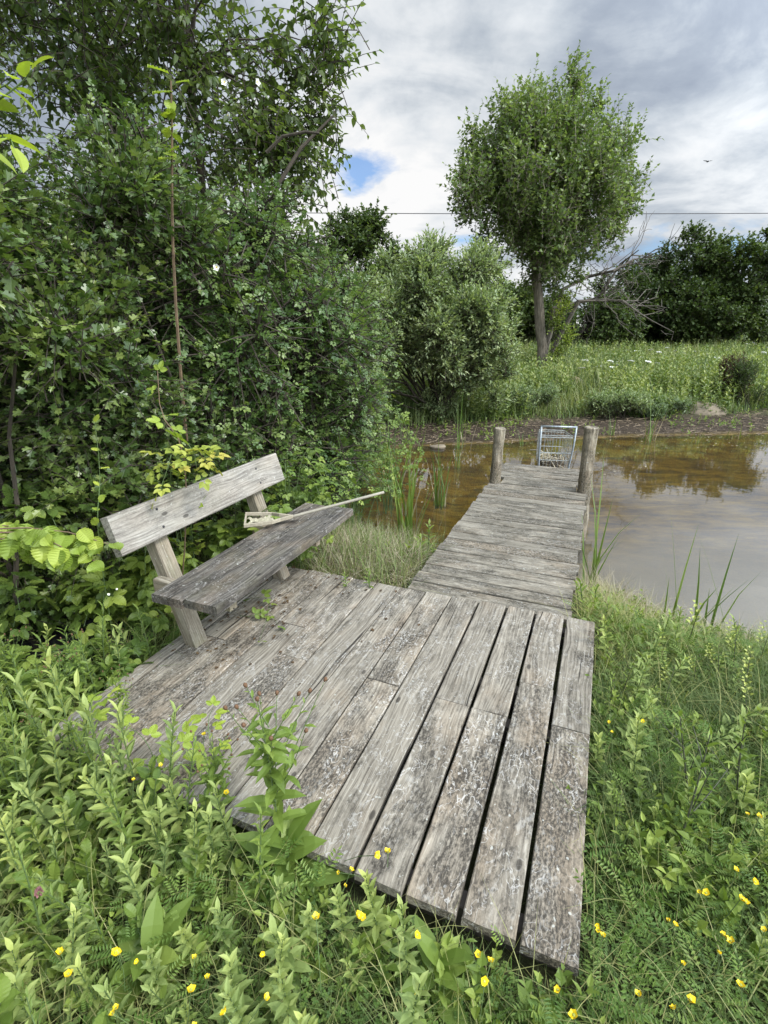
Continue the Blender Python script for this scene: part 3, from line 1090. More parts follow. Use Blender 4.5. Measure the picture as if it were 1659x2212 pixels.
g = Geo()
P, r = scat(3000, (-1, 14), (9.5, 14.5), lambda x, y: (sdf(x, y) > .02) & (sdf(x, y) < 2.1), 21)
a = r.uniform(0, 6.28, len(P))
L = r.uniform(.015, .09, len(P)) * (1 + (r.uniform(0, 1, len(P)) > .96) * 2)
D = np.stack([np.cos(a), np.sin(a) * .6, r.uniform(-.08, .25, len(P))], 1) * L[:, None]
C = P + np.array([0, 0, .012])
K3 = np.stack([C - D, C + r.normal(size=C.shape) * .012, C + D], 1)
hlf = len(P) // 2
g.tubes(K3[:hlf], r.uniform(.003, .008, (hlf, 1)) * np.ones((1, 3)), 3)
n0 = len(P) - hlf
g.tubes(K3[hlf:], r.uniform(.003, .008, (n0, 1)) * np.ones((1, 3)), 3, mi=1)
tag(g.build('twig_litter', ['twig', 'nest_twig']), 'broken reeds and twigs littering the dark mud of the far shore', 'litter', kind='stuff')


def lump(name, c, rad, mat, label, cat, seed, parent=None, sub=18, rough=.12, group=None):
    r = np.random.default_rng(seed)
    th, ph = np.linspace(0, 2 * pi, sub, endpoint=False), np.linspace(0.02, pi - .02, sub // 2 + 1)
    V_ = []
    for q in ph:
        for p_ in th:
            d = np.array([cos(p_) * sin(q), sin(p_) * sin(q), cos(q)])
            s_ = 1 + rough * (sin(3 * d[0] + seed) + sin(4 * d[1] + 2 * seed) + sin(5 * d[2] + seed * 3)) / 2 + r.uniform(-1, 1) * rough * .25
            V_.append(d * np.array(rad) * s_)
    F_ = []
    for i in range(len(ph) - 1):
        for j in range(sub):
            j2 = (j + 1) % sub
            F_.append((i * sub + j, (i + 1) * sub + j, (i + 1) * sub + j2, i * sub + j2))
    F_.append(tuple(range(sub - 1, -1, -1)))
    F_.append(tuple(range((len(ph) - 1) * sub, len(ph) * sub)))
    gg_ = Geo()
    gg_.add(V_, F_)
    o = gg_.build(name, mat, smooth=True)
    o.location = tuple(float(x) for x in c)
    tag(o, label, cat, group)
    return o


c = aty(1520, 872, 13.6)
lump('sand_mound', (c[0], c[1], gz(c[0], c[1]) - .08), (.72, .5, .25), 'sand', 'low rounded mound of bare pale sand on the far bank', 'mound', 3, rough=.10)
c = aty(1532, 836, 15.2)
lump('boulder', (c[0], c[1], c[2] + .0), (.26, .2, .15), 'stone', 'grey stone behind the sand mound, the left one of two', 'stone', 8, rough=.2)
c = aty(1562, 838, 15.2)
lump('boulder', (c[0], c[1], c[2] + .0), (.30, .2, .13), 'stone', 'grey stone behind the sand mound, the right one of two', 'stone', 9, rough=.22)
c = aty(1235, 824, 15.5)
o = lump('stump', (c[0], c[1], c[2]), (.42, .2, .17), 'twig', 'rotting brown log lying in the far meadow beside the poplar trunk', 'log', 5, rough=.25)
o.rotation_euler = (0, radians(18), 0)
c = at(945, 968, WZ)
lump('boulder', (c[0], c[1], WZ + .01), (.16, .1, .06), 'sand', 'small reddish stone at the water edge of the far left shore', 'stone', 6, rough=.2)

# black sheet on the ground at the left
c0 = at(125, 1375, -.10)
TARP = c0.copy()
g = Geo()
n_ = 26
V_, F_ = [], []
for i in range(n_):
    for j in range(n_):
        x, y = (i / (n_ - 1) - .5) * 1.1, (j / (n_ - 1) - .5) * .95
        z = .07 * sin(x * 9 + y * 4) + .05 * sin(y * 13 - x * 3) + .10 - .35 * (x * x + y * y)
        V_.append((c0[0] + x, c0[1] + y, gz(c0[0] + x, c0[1] + y) + max(z, .012)))
for i in range(n_ - 1):
    for j in range(n_ - 1):
        F_.append((i * n_ + j, (i + 1) * n_ + j, (i + 1) * n_ + j + 1, i * n_ + j + 1))
g.add(V_, F_)
tag(g.build('tarpaulin', 'tarpaulin', smooth=True), 'crumpled black plastic sheet on the ground left of the bench', 'tarpaulin')
g = Geo()
P, r = scat(220, (c0[0] - .55, c0[0] + .7), (c0[1] - .5, c0[1] + .6), lambda x, y: x > -99, 77)
P[:, 2] += r.uniform(.07, .16, len(P))
g.inst(OV, P, frames(np.stack([r.normal(size=len(P)), r.normal(size=len(P)), r.normal(size=len(P)) * .1], 1), np.tile(UP, (len(P), 1))), r.uniform(.02, .045, len(P)), r.uniform(0, 1, len(P)))
tag(g.build('dead_leaves', 'straw_blade'), 'dry fallen leaves scattered over the black sheet', 'leaf litter', kind='stuff')

tag(DEBRIS.build('plant_debris', 'rust_leaf'), 'brown leaf crumbs scattered on the planks under the bench', 'leaf litter', kind='stuff')

g = Geo()
P, r = scat(150, (-.3, 12), (5.2, 11.6), lambda x, y: (sdf(x, y) < -.05) & ((sdf(x, y) > -1.3) | (vnoise(x, y, 1.3, 41) > .45)), 78)
P[:, 2] = WZ + .004
n = len(P)
g.inst(t_ovate(.3, .02, .0), P, frames(np.stack([r.normal(size=n), r.normal(size=n), np.zeros(n)], 1), np.tile(UP, (n, 1))), r.uniform(.02, .06, n), r.uniform(.3, 1, n))
tag(g.build('floating_leaves', 'straw_blade'), 'scattered pale leaves and scraps floating on the pond', 'leaf litter', kind='stuff')

# overhead cable and bird
g = Geo()
xs = np.linspace(-34, 62, 33)
ptsc = []
for x in xs:
    ptsc.append((x, 46, 10.35 - 0.35 * (1 - ((x - 14) / 48) ** 2)))
g.tubes(np.array(ptsc), .028, 5)
tag(g.build('overhead_cable', 'black_rubber'), 'thin dark overhead cable crossing the sky behind the poplar', 'cable')
c = aty(1529, 349, 60)
g = Geo()
g.tubes(np.array([c + np.array([0, .2, -.02]), c + np.array([0, .08, 0]), c + np.array([0, -.1, 0]), c + np.array([0, -.22, -.01])]), np.array([.01, .055, .06, .02]), 8)
bird = g.build('bird', 'plumage', smooth=True, base=c)
bird.location = tuple(c)
tag(bird, 'tiny dark bird gliding in the cloudy sky right of the poplar', 'bird')
for s_ in (-1, 1):
    g = Geo()
    V_ = []
    for x, ch_, z in ((.03, .10, 0), (.2, .12, .06), (.36, .08, .07), (.46, .02, .10)):
        V_ += [(s_ * x, ch_, z), (s_ * x, -ch_, z), (s_ * x, 0, z + .012)]
    F_ = []
    for i in range(3):
        a_ = i * 3
        F_ += [(a_, a_ + 3, a_ + 5, a_ + 2), (a_ + 2, a_ + 5, a_ + 4, a_ + 1), (a_, a_ + 1, a_ + 4, a_ + 3)]
    g.add(V_, F_)
    g.build('wing', 'plumage', bird)


# ------------------------------------------------------------------ shrubs and trees
def shrub(name, base, label, cat, blobs, leafm, tmpls, nshoot, slen, nleaf, size, stems=8, stem_r=.02, seed=1, barkm='dark_bark', up=.5, outw=.7, rnd=.45, group=None, droop=.15, tint=(.1, .7), spread=.9, shell=.45, tip=.25, hang=0.0, twigs=True, trunk=None, upv=.8, crown_name='crown', lean=(0, 0, 0), ttop=(0, 0)):
    r = np.random.default_rng(seed)
    base = np.asarray(base, float)
    root = empty(name, base, label, cat, group)
    P, d = blob_points(r, blobs, nshoot, shell)
    D = d * outw + np.array([0, 0, up]) + np.array(lean) + r.normal(size=P.shape) * rnd
    lf, st = Geo(), Geo()
    L = slen * r.uniform(.6, 1.35, nshoot)
    shoots(r, P - nrm(D) * L[:, None] * .5, D, L, lf, tmpls, nleaf, size, spread, droop, upv, tint, tip, st if twigs else None, .0028 * max(1, size / .04), hang=hang)
    lf.build(crown_name, leafm, root, base=base)
    tips = []
    C = [np.asarray(b[0], float) for b in blobs]
    for i in r.permutation(len(C))[:stems * 3]:
        tips.append(C[i])
    sb = base.copy()
    sb[2] = min(gz(base[0], base[1]), base[2])
    if trunk is None:
        for k_ in range(stems):
            b0 = sb + np.array([r.uniform(-.25, .25), r.uniform(-.25, .25), -.05])
            limbs(r, st, b0, tips[k_ * 3:k_ * 3 + 3] or tips[:2], stem_r, 5)
    else:
        tz, tr_ = trunk
        zs = np.linspace(-.1, tz, 7)
        C_ = np.array([sb + np.array([lean[0] * z * .1 + ttop[0] * z / tz + r.normal() * .02, lean[1] * z * .1 + ttop[1] * z / tz + r.normal() * .02, z]) for z in zs])
        tg = Geo()
        tg.tubes(C_, tr_ * np.array([1.25, 1.05, 1, .97, .93, .9, .85]), 12, jitter=.05, rng=r)
        tg.build('trunk', barkm, root, base=base)
        limbs(r, st, C_[-1], tips, stem_r, 5)
    st.build('branches', 'dark_bark' if trunk is None else barkm, root, base=base)
    return root


H = lambda u_, v_: np.array([*W(u_, v_)[:2], -0.16])
# near hedge along the left of the deck: hawthorn and dog rose
hed = [
    ('hawthorn_shrub', 1.75, -3.25, 3.3, .85, 'hawthorn_leaf', [LOBED], .052, 'dark hawthorn shrub with lobed leaves at the left edge, above the hazel branch'),
    ('hawthorn_shrub', 2.65, -3.15, 2.9, .80, 'hawthorn_leaf', [LOBED], .050, 'dark hawthorn shrub with lobed leaves directly behind the near end of the bench'),
    ('dog_rose_shrub', 3.55, -3.15, 3.1, .85, 'rose_leaf', [ROSE], .080, 'dense dog rose shrub with a white flower behind the far end of the bench'),
    ('dog_rose_shrub', 4.55, -3.05, 3.0, .85, 'rose_leaf', [ROSE], .078, 'dense dog rose shrub in the hedge right of the flowering one'),
    ('dog_rose_shrub', 5.5, -3.15, 2.6, .72, 'rose_leaf', [ROSE], .074, 'paler dog rose shrub hanging over the pond at the hedge end'),
]
for i, (nm, u_, v_, h_, rr, lm, tm, sz, lab) in enumerate(hed):
    b0 = H(u_, v_)
    r = np.random.default_rng(40 + i)
    bl = envelope(r, b0 + np.array([0, 0, h_ * .52]), (rr, rr, h_ * .5), 38, .29, -.05)
    dense = 2900 if nm == 'hawthorn_shrub' else 1900
    shrub(nm, b0, lab, 'shrub', bl, lm, tm, dense, .40, 8 if nm == 'hawthorn_shrub' else 5, sz * (1.3 if nm == 'hawthorn_shrub' else 1.55), stems=9, stem_r=.016, seed=60 + i, up=.35, outw=1.1, tint=(.1, .95) if i < 4 else (.3, .95), shell=.6)
b0 = np.array([-.75, 7.3, -.45])
r = np.random.default_rng(47)
bl = envelope(r, b0 + np.array([0, 0, 1.35]), (.62, .7, 1.25), 30, .27, -.3)
shrub('dog_rose_shrub', b0, 'bright green rose shrub with arching tips at the water edge, between hedge and willow', 'shrub', bl, 'bramble_leaf', [ROSE], 1500, .42, 6, .115, stems=7, stem_r=.012, seed=67, up=.3, outw=1.1, tint=(.2, 1), shell=.7, droop=.3)
# second row, taller
for i, (u_, v_, h_, rr, lab) in enumerate((
        (2.4, -4.5, 3.0, 1.0, 'tall hawthorn shrub in the second row at the far left'),
        (3.9, -4.5, 3.1, 1.1, 'tall hawthorn shrub in the second row behind the brown sapling stem'),
        (5.4, -4.4, 3.4, 1.1, 'tall hawthorn shrub in the second row above the backrest end'),
        (6.8, -4.2, 3.1, .95, 'hawthorn shrub at the far end of the hedge beside the grey willow'))):
    b0 = H(u_, v_)
    r = np.random.default_rng(140 + i)
    bl = envelope(r, b0 + np.array([0, 0, h_ * .55]), (rr, rr, h_ * .46), 36, .42, .2)
    shrub('hawthorn_shrub', b0, lab, 'shrub', bl, 'hawthorn_leaf', [LOBED, OV], 2200, .40, 7, .066, stems=8, stem_r=.022, seed=160 + i, up=.4, outw=.8, tint=(.1, .8), shell=.6)
# tall trees behind
for i, (x, y, h_, rr, n_, lab) in enumerate((
        (-4.6, 6.0, 10.0, 2.0, 1750, 'tall leafy tree rising out of frame at the top left corner'),
        (-2.35, 7.6, 9.6, 1.75, 2300, 'tall airy tree with drooping leaves reaching out against the open sky'),
        (-4.2, 9.6, 11.5, 2.3, 1350, 'tall thin tree whose grey trunks show between two others at the upper left'))):
    b0 = np.array([x, y, -.15])
    r = np.random.default_rng(240 + i)
    bl = envelope(r, b0 + np.array([0, 0, h_ * .60]), (rr, rr, h_ * .42), 44, .62, 1.6, 1.1)
    if i == 1:
        for (px, py, Y, q) in ((690, 60, 7.2, .45), (700, 200, 7.4, .5), (620, 120, 7.2, .5), (640, 330, 7.2, .5), (700, 120, 7.6, .35), (600, 420, 7.2, .5), (680, 260, 7.5, .4), (560, 240, 7, .5), (690, 10, 7.4, .4)):
            bl.append((aty(px, py, Y), (q, q, q * 1.1)))
    shrub('tall_tree', b0, lab, 'tree', bl, 'tree_leaf', [t_ovate(.32, .08, .25)], n_, .62, 8, .102, stem_r=.018, seed=260 + i, up=.55, outw=.6, rnd=.5, tint=(.15, .9), spread=1.0, shell=.85, hang=.40, trunk=(h_ * .5, .048), barkm='dark_bark', droop=.25)

# grey willow on the far shore
wb = np.array([*aty(945, 890, 12.6)[:2], -.35])
r = np.random.default_rng(5)
bl = []
for (px, py, Y, q) in ((800, 600, 12.2, .75), (870, 560, 12.4, .8), (950, 545, 12.5, .8), (1030, 570, 12.4, .75), (1070, 660, 12.3, .5), (1060, 760, 11.9, .6), (985, 700, 11.7, .8), (900, 660, 11.7, .85), (820, 700, 11.8, .8), (780, 780, 12, .7), (1040, 830, 12.0, .5), (860, 760, 12, .7), (1010, 640, 11.8, .7), (940, 610, 12, .8), (760, 680, 12.4, .7), (1045, 510, 12.8, .45), (960, 510, 12.8, .5), (860, 520, 12.8, .45), (985, 780, 11.8, .45), (800, 850, 11.7, .45), (950, 860, 12.2, .35)):
    bl.append((aty(px, py, Y), (q, q * 1.1, q * .95)))
bl = [(np.asarray(c_) - np.array([0, 0, .42 + .0]) * (c_[2] > 2.6) - np.array([0, 0, .2]) * (c_[2] > 1.6), q_) for c_, q_ in bl]
bl = [(np.asarray(c_) + rvec(r, 1)[0] * q_[0] * .85, (q_[0] * .42, q_[0] * .42, q_[0] * .40)) for c_, q_ in bl for _ in range(6)]
shrub('willow_shrub', wb, 'wide grey-green willow shrub on the far shore, left of the poplar', 'shrub', bl, 'willow_leaf', [t_ovate(.24, .06)], 8200, .55, 9, .105, stems=14, stem_r=.03, seed=7, up=.75, outw=.9, rnd=.42, tint=(.15, 1.0), spread=.7, shell=.55, tip=.3)

# poplar
pb = np.array([*aty(1172, 815, 18)[:2], -.02])
r = np.random.default_rng(9)
bl = []
for i in range(125):
    d = rvec(r, 1)[0] * (r.uniform(.05, 1) ** .42)
    zt = (d[2] + 1) / 2
    px = 1190 + d[0] * 160 * (1.08 if zt < .75 else 1.0) * (0.24 + 1.0 * min(1, zt / .5) if zt < .5 else 1.38 - .28 * zt)
    py = 592 - zt * 375
    q = r.uniform(.50, .85)
    bl.append((aty(min(max(px, 1005), 1362), py, 18 + d[1] * 2.9), (q * .85, q * .85, q * 1.2)))
for (px, py) in ((1020, 320), (1030, 280), (1110, 230), (1150, 215), (1245, 185), (1240, 160), (1310, 260), (1335, 310), (1360, 385), (1365, 430), (1330, 500), (1010, 400), (1000, 450), (1040, 500), (1290, 225), (1190, 215), (1200, 610), (1150, 600), (1250, 590)):
    bl.append((aty(px, py, 18), (.38, .38, .5)))
shrub('poplar_tree', pb, 'single round-crowned poplar tree standing beyond the pond', 'tree', bl, 'poplar_leaf', [t_delta()], 5900, .74, 9, .132, stem_r=.05, seed=10, up=.95, outw=.55, rnd=.40, tint=(.1, .95), spread=1.05, shell=.9, hang=.14, trunk=(3.3, .17), ttop=(aty(1160, 600, 18)[0] - pb[0], 0), barkm='bark', droop=.1, tip=.15)

# ivy and suckers up the poplar trunk
ib = pb + np.array([.25, -.25, 0])
r = np.random.default_rng(12)
bl = [(ib + np.array([r.uniform(-.15, .45), r.uniform(-.3, .1), z]), (.25, .25, .3)) for z in np.linspace(.4, 2.6, 9)]
shrub('elder_sucker', ib, 'bright green leafy sucker growing against the poplar trunk', 'shrub', bl, 'bramble_leaf', [OV], 260, .4, 7, .085, stems=3, stem_r=.012, seed=13, up=.7, tint=(.4, 1), shell=.9)

# trees and hedge far behind
far = [(1265, 640, 28, 2.6, 5.0, 'dark hedgerow tree behind the bare branches, right of the poplar trunk'),
       (1385, 560, 30, 2.6, 6.0, 'dark hedgerow tree second from the bare branches'),
       (1490, 500, 29, 2.9, 7.4, 'dark hedgerow tree with the pointed wind-swept top below the cable'),
       (1640, 470, 28, 2.9, 8.0, 'dark hedgerow tree cut off by the right edge of the photo'),
       (1560, 590, 27, 2.0, 5.0, 'lower hedgerow bush filling the dip beside the right-hand tree'),
       (1120, 600, 29, 2.6, 5.2, 'dark hedgerow tree seen between the willow and the poplar trunk'),
       (780, 445, 24, 1.9, 7.6, 'dark rounded tree showing above the willow, left of the open sky'),
       (900, 640, 28, 3.2, 4.6, 'low dark hedgerow bush behind the willow')]
for i, (px, pyt, Y, rr, h_, lab) in enumerate(far):
    c = aty(px, pyt, Y)
    b0 = np.array([c[0], c[1], float(gz(c[0], c[1])) - .05])
    hh = c[2] - b0[2]
    r = np.random.default_rng(340 + i)
    bl = envelope(r, b0 + np.array([0, 0, hh * .50]), (rr, rr * .8, hh * .46), 46, .62, .6)
    shrub('hedgerow_tree', b0, lab, 'tree', bl, 'far_leaf', [t_ovate(.40)], 2300, .7, 8, .17, stem_r=.05, seed=360 + i, up=.45, outw=.7, rnd=.4, tint=(.05, .75), shell=.65, trunk=(hh * .35, .14), barkm='dark_bark', lean=(.25, 0, 0) if i in (2, 3) else (0, 0, 0))

# dead leaning branches beside the poplar
db = np.array([*aty(1215, 800, 19.5)[:2], -.1])
dead = empty('dead_tree', db, 'bare dead branches spreading right from behind the poplar trunk', 'tree')
r = np.random.default_rng(31)
g = Geo()
Yd = 19.5
main = [[(1176, 760), (1195, 665), (1290, 645), (1315, 610), (1340, 570), (1380, 540)], [(1174, 700), (1215, 625), (1270, 598), (1325, 585), (1370, 560), (1405, 555)], [(1176, 690), (1250, 650), (1310, 648), (1345, 650), (1375, 672), (1410, 695)]]
for pl in main:
    P_ = np.array([aty(px, py, Yd + r.uniform(-.4, .4)) for px, py in pl])
    P_[0, 2] = -.1
    g.tubes(P_, np.array([.09, .075, .06, .045, .03, .015]), 6)
g.build('trunk', 'dead_bark', dead, base=db)
g = Geo()
for pl in main:
    for k_ in range(20):
        s_ = r.uniform(.25, 1) * 4.99
        i0 = int(s_)
        a = np.array(aty(*pl[i0], Yd)) * (1 - (s_ - i0)) + np.array(aty(*pl[i0 + 1], Yd)) * (s_ - i0)
        d = nrm(np.array([r.uniform(-.4, 1.2), r.uniform(-.8, .8), r.uniform(-.7, .7)])) * r.uniform(.5, 1.7)
        g.tubes(np.array([a, a + d * .4 + r.normal(size=3) * .07, a + d * .75 + r.normal(size=3) * .1, a + d + r.normal(size=3) * .12]), np.array([.02, .014, .010, .006]), 4)
        for q in range(2):
            s0 = a + d * r.uniform(.4, .9)
            d2 = nrm(d + r.normal(size=3) * .6) * r.uniform(.25, .6)
            g.tubes(np.array([s0, s0 + d2 * .5 + r.normal(size=3) * .03, s0 + d2]), np.array([.010, .008, .005]), 3)
g.build('twigs', 'dead_bark', dead, base=db)


# ------------------------------------------------------------------ far bank meadow
def blades(geo, P, r, length, width, lean=.35, tint=(.1, .9), mi=0, bends=(.15, .4, .75), lj=.45, patch=0.0):
    n = len(P)
    length = np.broadcast_to(np.asarray(length, float), (n,))
    a = r.uniform(0, 6.28, n)
    ln = r.uniform(.02, lean, n)
    y = np.stack([np.cos(a) * ln, np.sin(a) * ln, np.ones(n)], 1)
    nh = np.stack([-np.cos(a), -np.sin(a), np.full(n, .3)], 1) + r.normal(size=(n, 3)) * .3
    # blade bends away from its normal: normal points back, tip falls forward
    R = frames(y, nh)
    L = length * r.uniform(1 - lj, 1 + lj, n)
    S = np.stack([np.full(n, 1.0) * width / .03, L, L], 1)
    wch = r.integers(0, len(bends), n)
    tn = np.clip(r.uniform(tint[0], tint[1], n) + patch * vnoise(P[:, 0], P[:, 1], 1.5, 77), 0, 1)
    for k_, bd_ in enumerate(bends):
        q = wch == k_
        geo.inst(t_blade(.03, bd_), P[q], R[q], S[q], tn[q], mi)


def meadow_ok(x, y):
    d = sdf(x, y)
    return (y > 9) & (d > 1.75 + .3 * vnoise(x, y, 2.0, 8))


g = Geo()
P, r = scat(30000, (-2, 15), (11.4, 20), meadow_ok, 51)
blades(g, P, r, .36 + .18 * np.clip((sdf(P[:, 0], P[:, 1]) - 2) / 3, 0, 1) + .14 * vnoise(P[:, 0], P[:, 1], 1.4, 9), .011, .3, (.0, .85), patch=.7)
P, r = scat(26000, (-6, 26), (17, 34), meadow_ok, 52)
blades(g, P, r, .55 + .35 * vnoise(P[:, 0], P[:, 1], 1.3, 10), .017, .3, (.1, .95), patch=.7)
P, r = scat(3500, (-2, 22), (13, 30), meadow_ok, 53)
blades(g, P, r, .75, .008, .25, (.8, 1.0))
P, r = scat(9000, (-2, 22), (14, 30), lambda x, y: meadow_ok(x, y) & (vnoise(x, y, .8, 31) > .12), 58)
blades(g, P, r, .75, .016, .3, (.0, .3))
P, r = scat(5000, (-2, 22), (14, 30), lambda x, y: meadow_ok(x, y) & (vnoise(x, y, 1.1, 32) > .2), 59)
blades(g, P, r, .8, .012, .3, (.8, 1.0))
P, r = scat(9000, (60 - 130, 100), (33, 90), meadow_ok, 54)
blades(g, P, r, .8, .05, .3, (.1, .9))
tag(g.build('meadow_grass', 'meadow_blade'), 'tall unmown grass covering the far bank of the pond', 'grass', kind='stuff')
# leafy herbs on the bank
g = Geo()
P, r = scat(6500, (-1, 17), (11.2, 19), meadow_ok, 55)
dens = vnoise(P[:, 0], P[:, 1], 1.7, 12)
P = P[dens > -.05]
Lh = r.uniform(.3, .75, len(P)) * (1 + .8 * vnoise(P[:, 0], P[:, 1], 1.7, 12))
shoots(r, P, np.tile(UP, (len(P), 1)) + r.normal(size=P.shape) * .18, Lh, g, [t_ovate(.28)], 11, .115, 1.1, .02, .8, (.1, 1.0), .3)
P, r = scat(2500, (0, 24), (17, 27), lambda x, y: meadow_ok(x, y) & (vnoise(x, y, 1.2, 33) > .12), 56)
shoots(r, P, np.tile(UP, (len(P), 1)) + r.normal(size=P.shape) * .15, r.uniform(.4, .85, len(P)), g, [t_ovate(.3)], 11, .13, 1.1, .02, .8, (.0, .9), .3)
tag(g.build('bank_herbs', 'bank_leaf'), 'leafy green weeds crowding the edge of the far bank above the mud', 'weeds', kind='stuff')

g = Geo()
P, r = scat(420, (-1, 15), (9.5, 15), lambda x, y: (sdf(x, y) > .1) & (sdf(x, y) < 2.2) & (vnoise(x, y, 2.2, 61) > .0), 57)
shoots(r, P, np.tile(UP, (len(P), 1)) + r.normal(size=P.shape) * .3, r.uniform(.05, .25, len(P)), g, [t_ovate(.28)], 7, .06, 1.1, .02, .8, (.2, 1.0), .3)
tag(g.build('mud_weeds', 'knapweed_leaf'), 'small green seedlings dotted over the dark mud strip', 'weeds', kind='stuff')

# white umbel flowers in the far meadow
r = np.random.default_rng(70)
umb = empty('white_umbel', (0, -50, 0), 'white flat-topped wildflower standing in the far meadow grass', 'flower', 'white flowers in the far meadow')
g = Geo()
g.tubes(np.array([(0, 0, 0), (.01, 0, .4), (0, .01, .82)]), np.array([.008, .006, .005]), 4)
for k_ in range(8):
    a = k_ * .785
    g.tubes(np.array([(0, .01, .82), (.05 * cos(a), .05 * sin(a), .90), (.075 * cos(a), .075 * sin(a), .93)]), .003, 3)
g.build('stem', 'green_stem', umb)
g = Geo()
for k_ in range(80):
    a, q = r.uniform(0, 6.28), .105 * r.uniform(0, 1) ** .5
    c = np.array([q * cos(a), q * sin(a), .94 + r.uniform(-.02, .03) - q * q * 1.5])
    g.add(c + np.array([(-.02, -.02, 0), (.02, -.02, .012), (.02, .02, .026), (-.02, .02, .014)]) * r.uniform(.7, 1.2), [(0, 1, 2, 3)])
g.build('flower_head', 'white_petal', umb)
spots = [(1262, 796), (1275, 803), (1290, 800), (1300, 806), (1310, 800), (1318, 809), (1330, 803), (1340, 800), (1357, 800), (1212, 785), (1228, 790), (1405, 770), (1420, 775), (1440, 765), (1455, 770), (1470, 778), (1480, 760), (1500, 772), (1610, 748), (1622, 745), (1634, 750), (1640, 778), (1652, 785), (1655, 765), (1380, 790), (1392, 800), (1415, 805), (1560, 770), (1580, 765), (1255, 810), (1350, 770), (1370, 776), (1530, 780), (1545, 788), (1650, 745), (1600, 790)]
first = True
for i, (px, py) in enumerate(spots):
    Y = 15 + (815 - py) * .17 + r.uniform(-.5, .5)
    c = aty(px, py, Y)
    zg = float(gz(c[0], c[1]))
    s_ = max(.62, (c[2] - zg) / .94)
    if first:
        umb.location = (c[0], c[1], zg)
        umb.scale = (1, 1, s_)
        first = False
    else:
        dup(umb, (c[0], c[1], zg), r.uniform(0, 6), (r.uniform(.7, 1.1), .9, s_), tilt=(r.normal() * .12, r.normal() * .12))

# tall dark seeding docks
for i, (px, py, Y, h_, lab, lm) in enumerate(((1610, 850, 13.9, 1.15, 'bushy dark weed with rust-brown stems right of the sand mound', 'far_leaf'), (1590, 800, 14.6, 1.25, 'rusty brown dock clump behind the two grey stones', 'rust_leaf'))):
    c = aty(px, py, Y)
    b0 = np.array([c[0], c[1], float(gz(c[0], c[1]))])
    r = np.random.default_rng(420 + i)
    bl = [(b0 + np.array([r.uniform(-.32, .32), r.uniform(-.25, .25), h_ * r.uniform(.2, .85)]), (.18, .18, .25)) for k_ in range(14)]
    shrub('dock_clump', b0, lab, 'weed', bl, lm, [t_ovate(.2)], 420, .35, 8, .07, stems=7, stem_r=.008, seed=430 + i, up=1.2, outw=.4, barkm='brown_stem', shell=.9)
# grey-leaved sallow seedlings at the mud edge
for i, (px, py, Y, q, lab) in enumerate(((1330, 860, 12.9, .38, 'low bluish willow bush at the mud edge, left of the sand mound'), (1150, 850, 13.2, .40, 'low bushy willow growing below the poplar trunk'), (1420, 850, 13.0, .3, 'small bluish willow seedling close beside the sand mound'))):
    c = aty(px, py, Y)
    b0 = np.array([c[0], c[1], float(gz(c[0], c[1]))])
    r = np.random.default_rng(450 + i)
    bl = [(b0 + np.array([r.uniform(-1.1, 1.1) * q * 1.5, r.uniform(-.4, .4), q * r.uniform(.4, 1.3)]), (q * .6, q * .6, q * .5)) for k_ in range(10)]
    shrub('willow_bush', b0, lab, 'shrub', bl, 'willow_leaf', [t_ovate(.22)], 620, .32, 8, .075, stems=6, stem_r=.01, seed=460 + i, up=.9, outw=.5, shell=.8, tint=(.2, .9))


# ------------------------------------------------------------------ reeds
def reed(base, label, heights, seed, lean=.25, wid=.011, group=None, dry=0):
    r = np.random.default_rng(seed)
    base = np.asarray(base, float)
    root = empty('reed_clump', base, label, 'reeds', group)
    g = Geo()
    n = len(heights)
    P = base + np.stack([r.normal(size=n) * .05, r.normal(size=n) * .05, np.zeros(n) - .05], 1)
    blades(g, P, r, np.array(heights), wid * .72, lean, (.1, .9), 0, (.03, .08, .22), .02)
    g.build('blades', 'reed_blade', root, base=base)
    if dry:
        g = Geo()
        P = base + np.stack([r.normal(size=dry) * .06, r.normal(size=dry) * .06, np.zeros(dry) - .05], 1)
        blades(g, P, r, np.full(dry, np.mean(heights) * .6), wid * .6, lean * 1.5, (.2, 1), 0, (.05, .3))
        g.build('dry_stalks', 'straw_blade', root, base=base)
    return root


def shore(px, py, z=WZ):
    return at(px, py, z)


reed(shore(1272, 1262), 'tall reed clump beside the right edge of the jetty', [1.35, 1.15, 1.25, .8, .95, .6, .7, 1.05, .75], 1, .34, .016)
reed(shore(1455, 1395, -.56), 'reed clump at the near shore with wide leaning blades, left of two', [1.2, 1.1, .95, .75, .65, 1.0], 2, .40, .017)
reed(shore(1528, 1390, -.56), 'reed clump at the near shore beside the cut stub, right of two', [1.15, .95, .85, .65, .5, 1.05], 3, .44, .017)
reed(shore(880, 1170), 'dense tall reed clump at the left of the jetty, nearest the deck', [1.5, 1.35, 1.2, 1.1, .9, .8, 1.25, .7, 1.0] * 2, 4, .18, .017, dry=8)
reed(shore(950, 1090), 'reed clump in the water halfway along the left side of the jetty', [1.1, .95, .8, .9, .6, .7] * 2, 5, .18, .016, dry=4)
reed(shore(850, 1080), 'reed clump growing under the overhanging hedge end', [1.5, 1.3, 1.2, .9, 1.0, 1.4] * 2, 6, .24, .017, dry=6)
reed(shore(990, 1010), 'thin reed clump in the water well left of the left post', [.9, .8, .7, .6], 7, .12, .009)
reed(shore(1000, 962, -.55), 'upright reed clump at the far shore below the willow', [1.35, 1.2, 1.1, .9, 1.0, .8], 8, .10, .012, dry=4)
reed(shore(1402, 950, -.58), 'broad pale reed clump at the far shore, left of the sand mound', [1.1, 1.0, .9, .8, 1.2, .7, .6, .95, 1.0, .5], 9, .35, .016, dry=8)
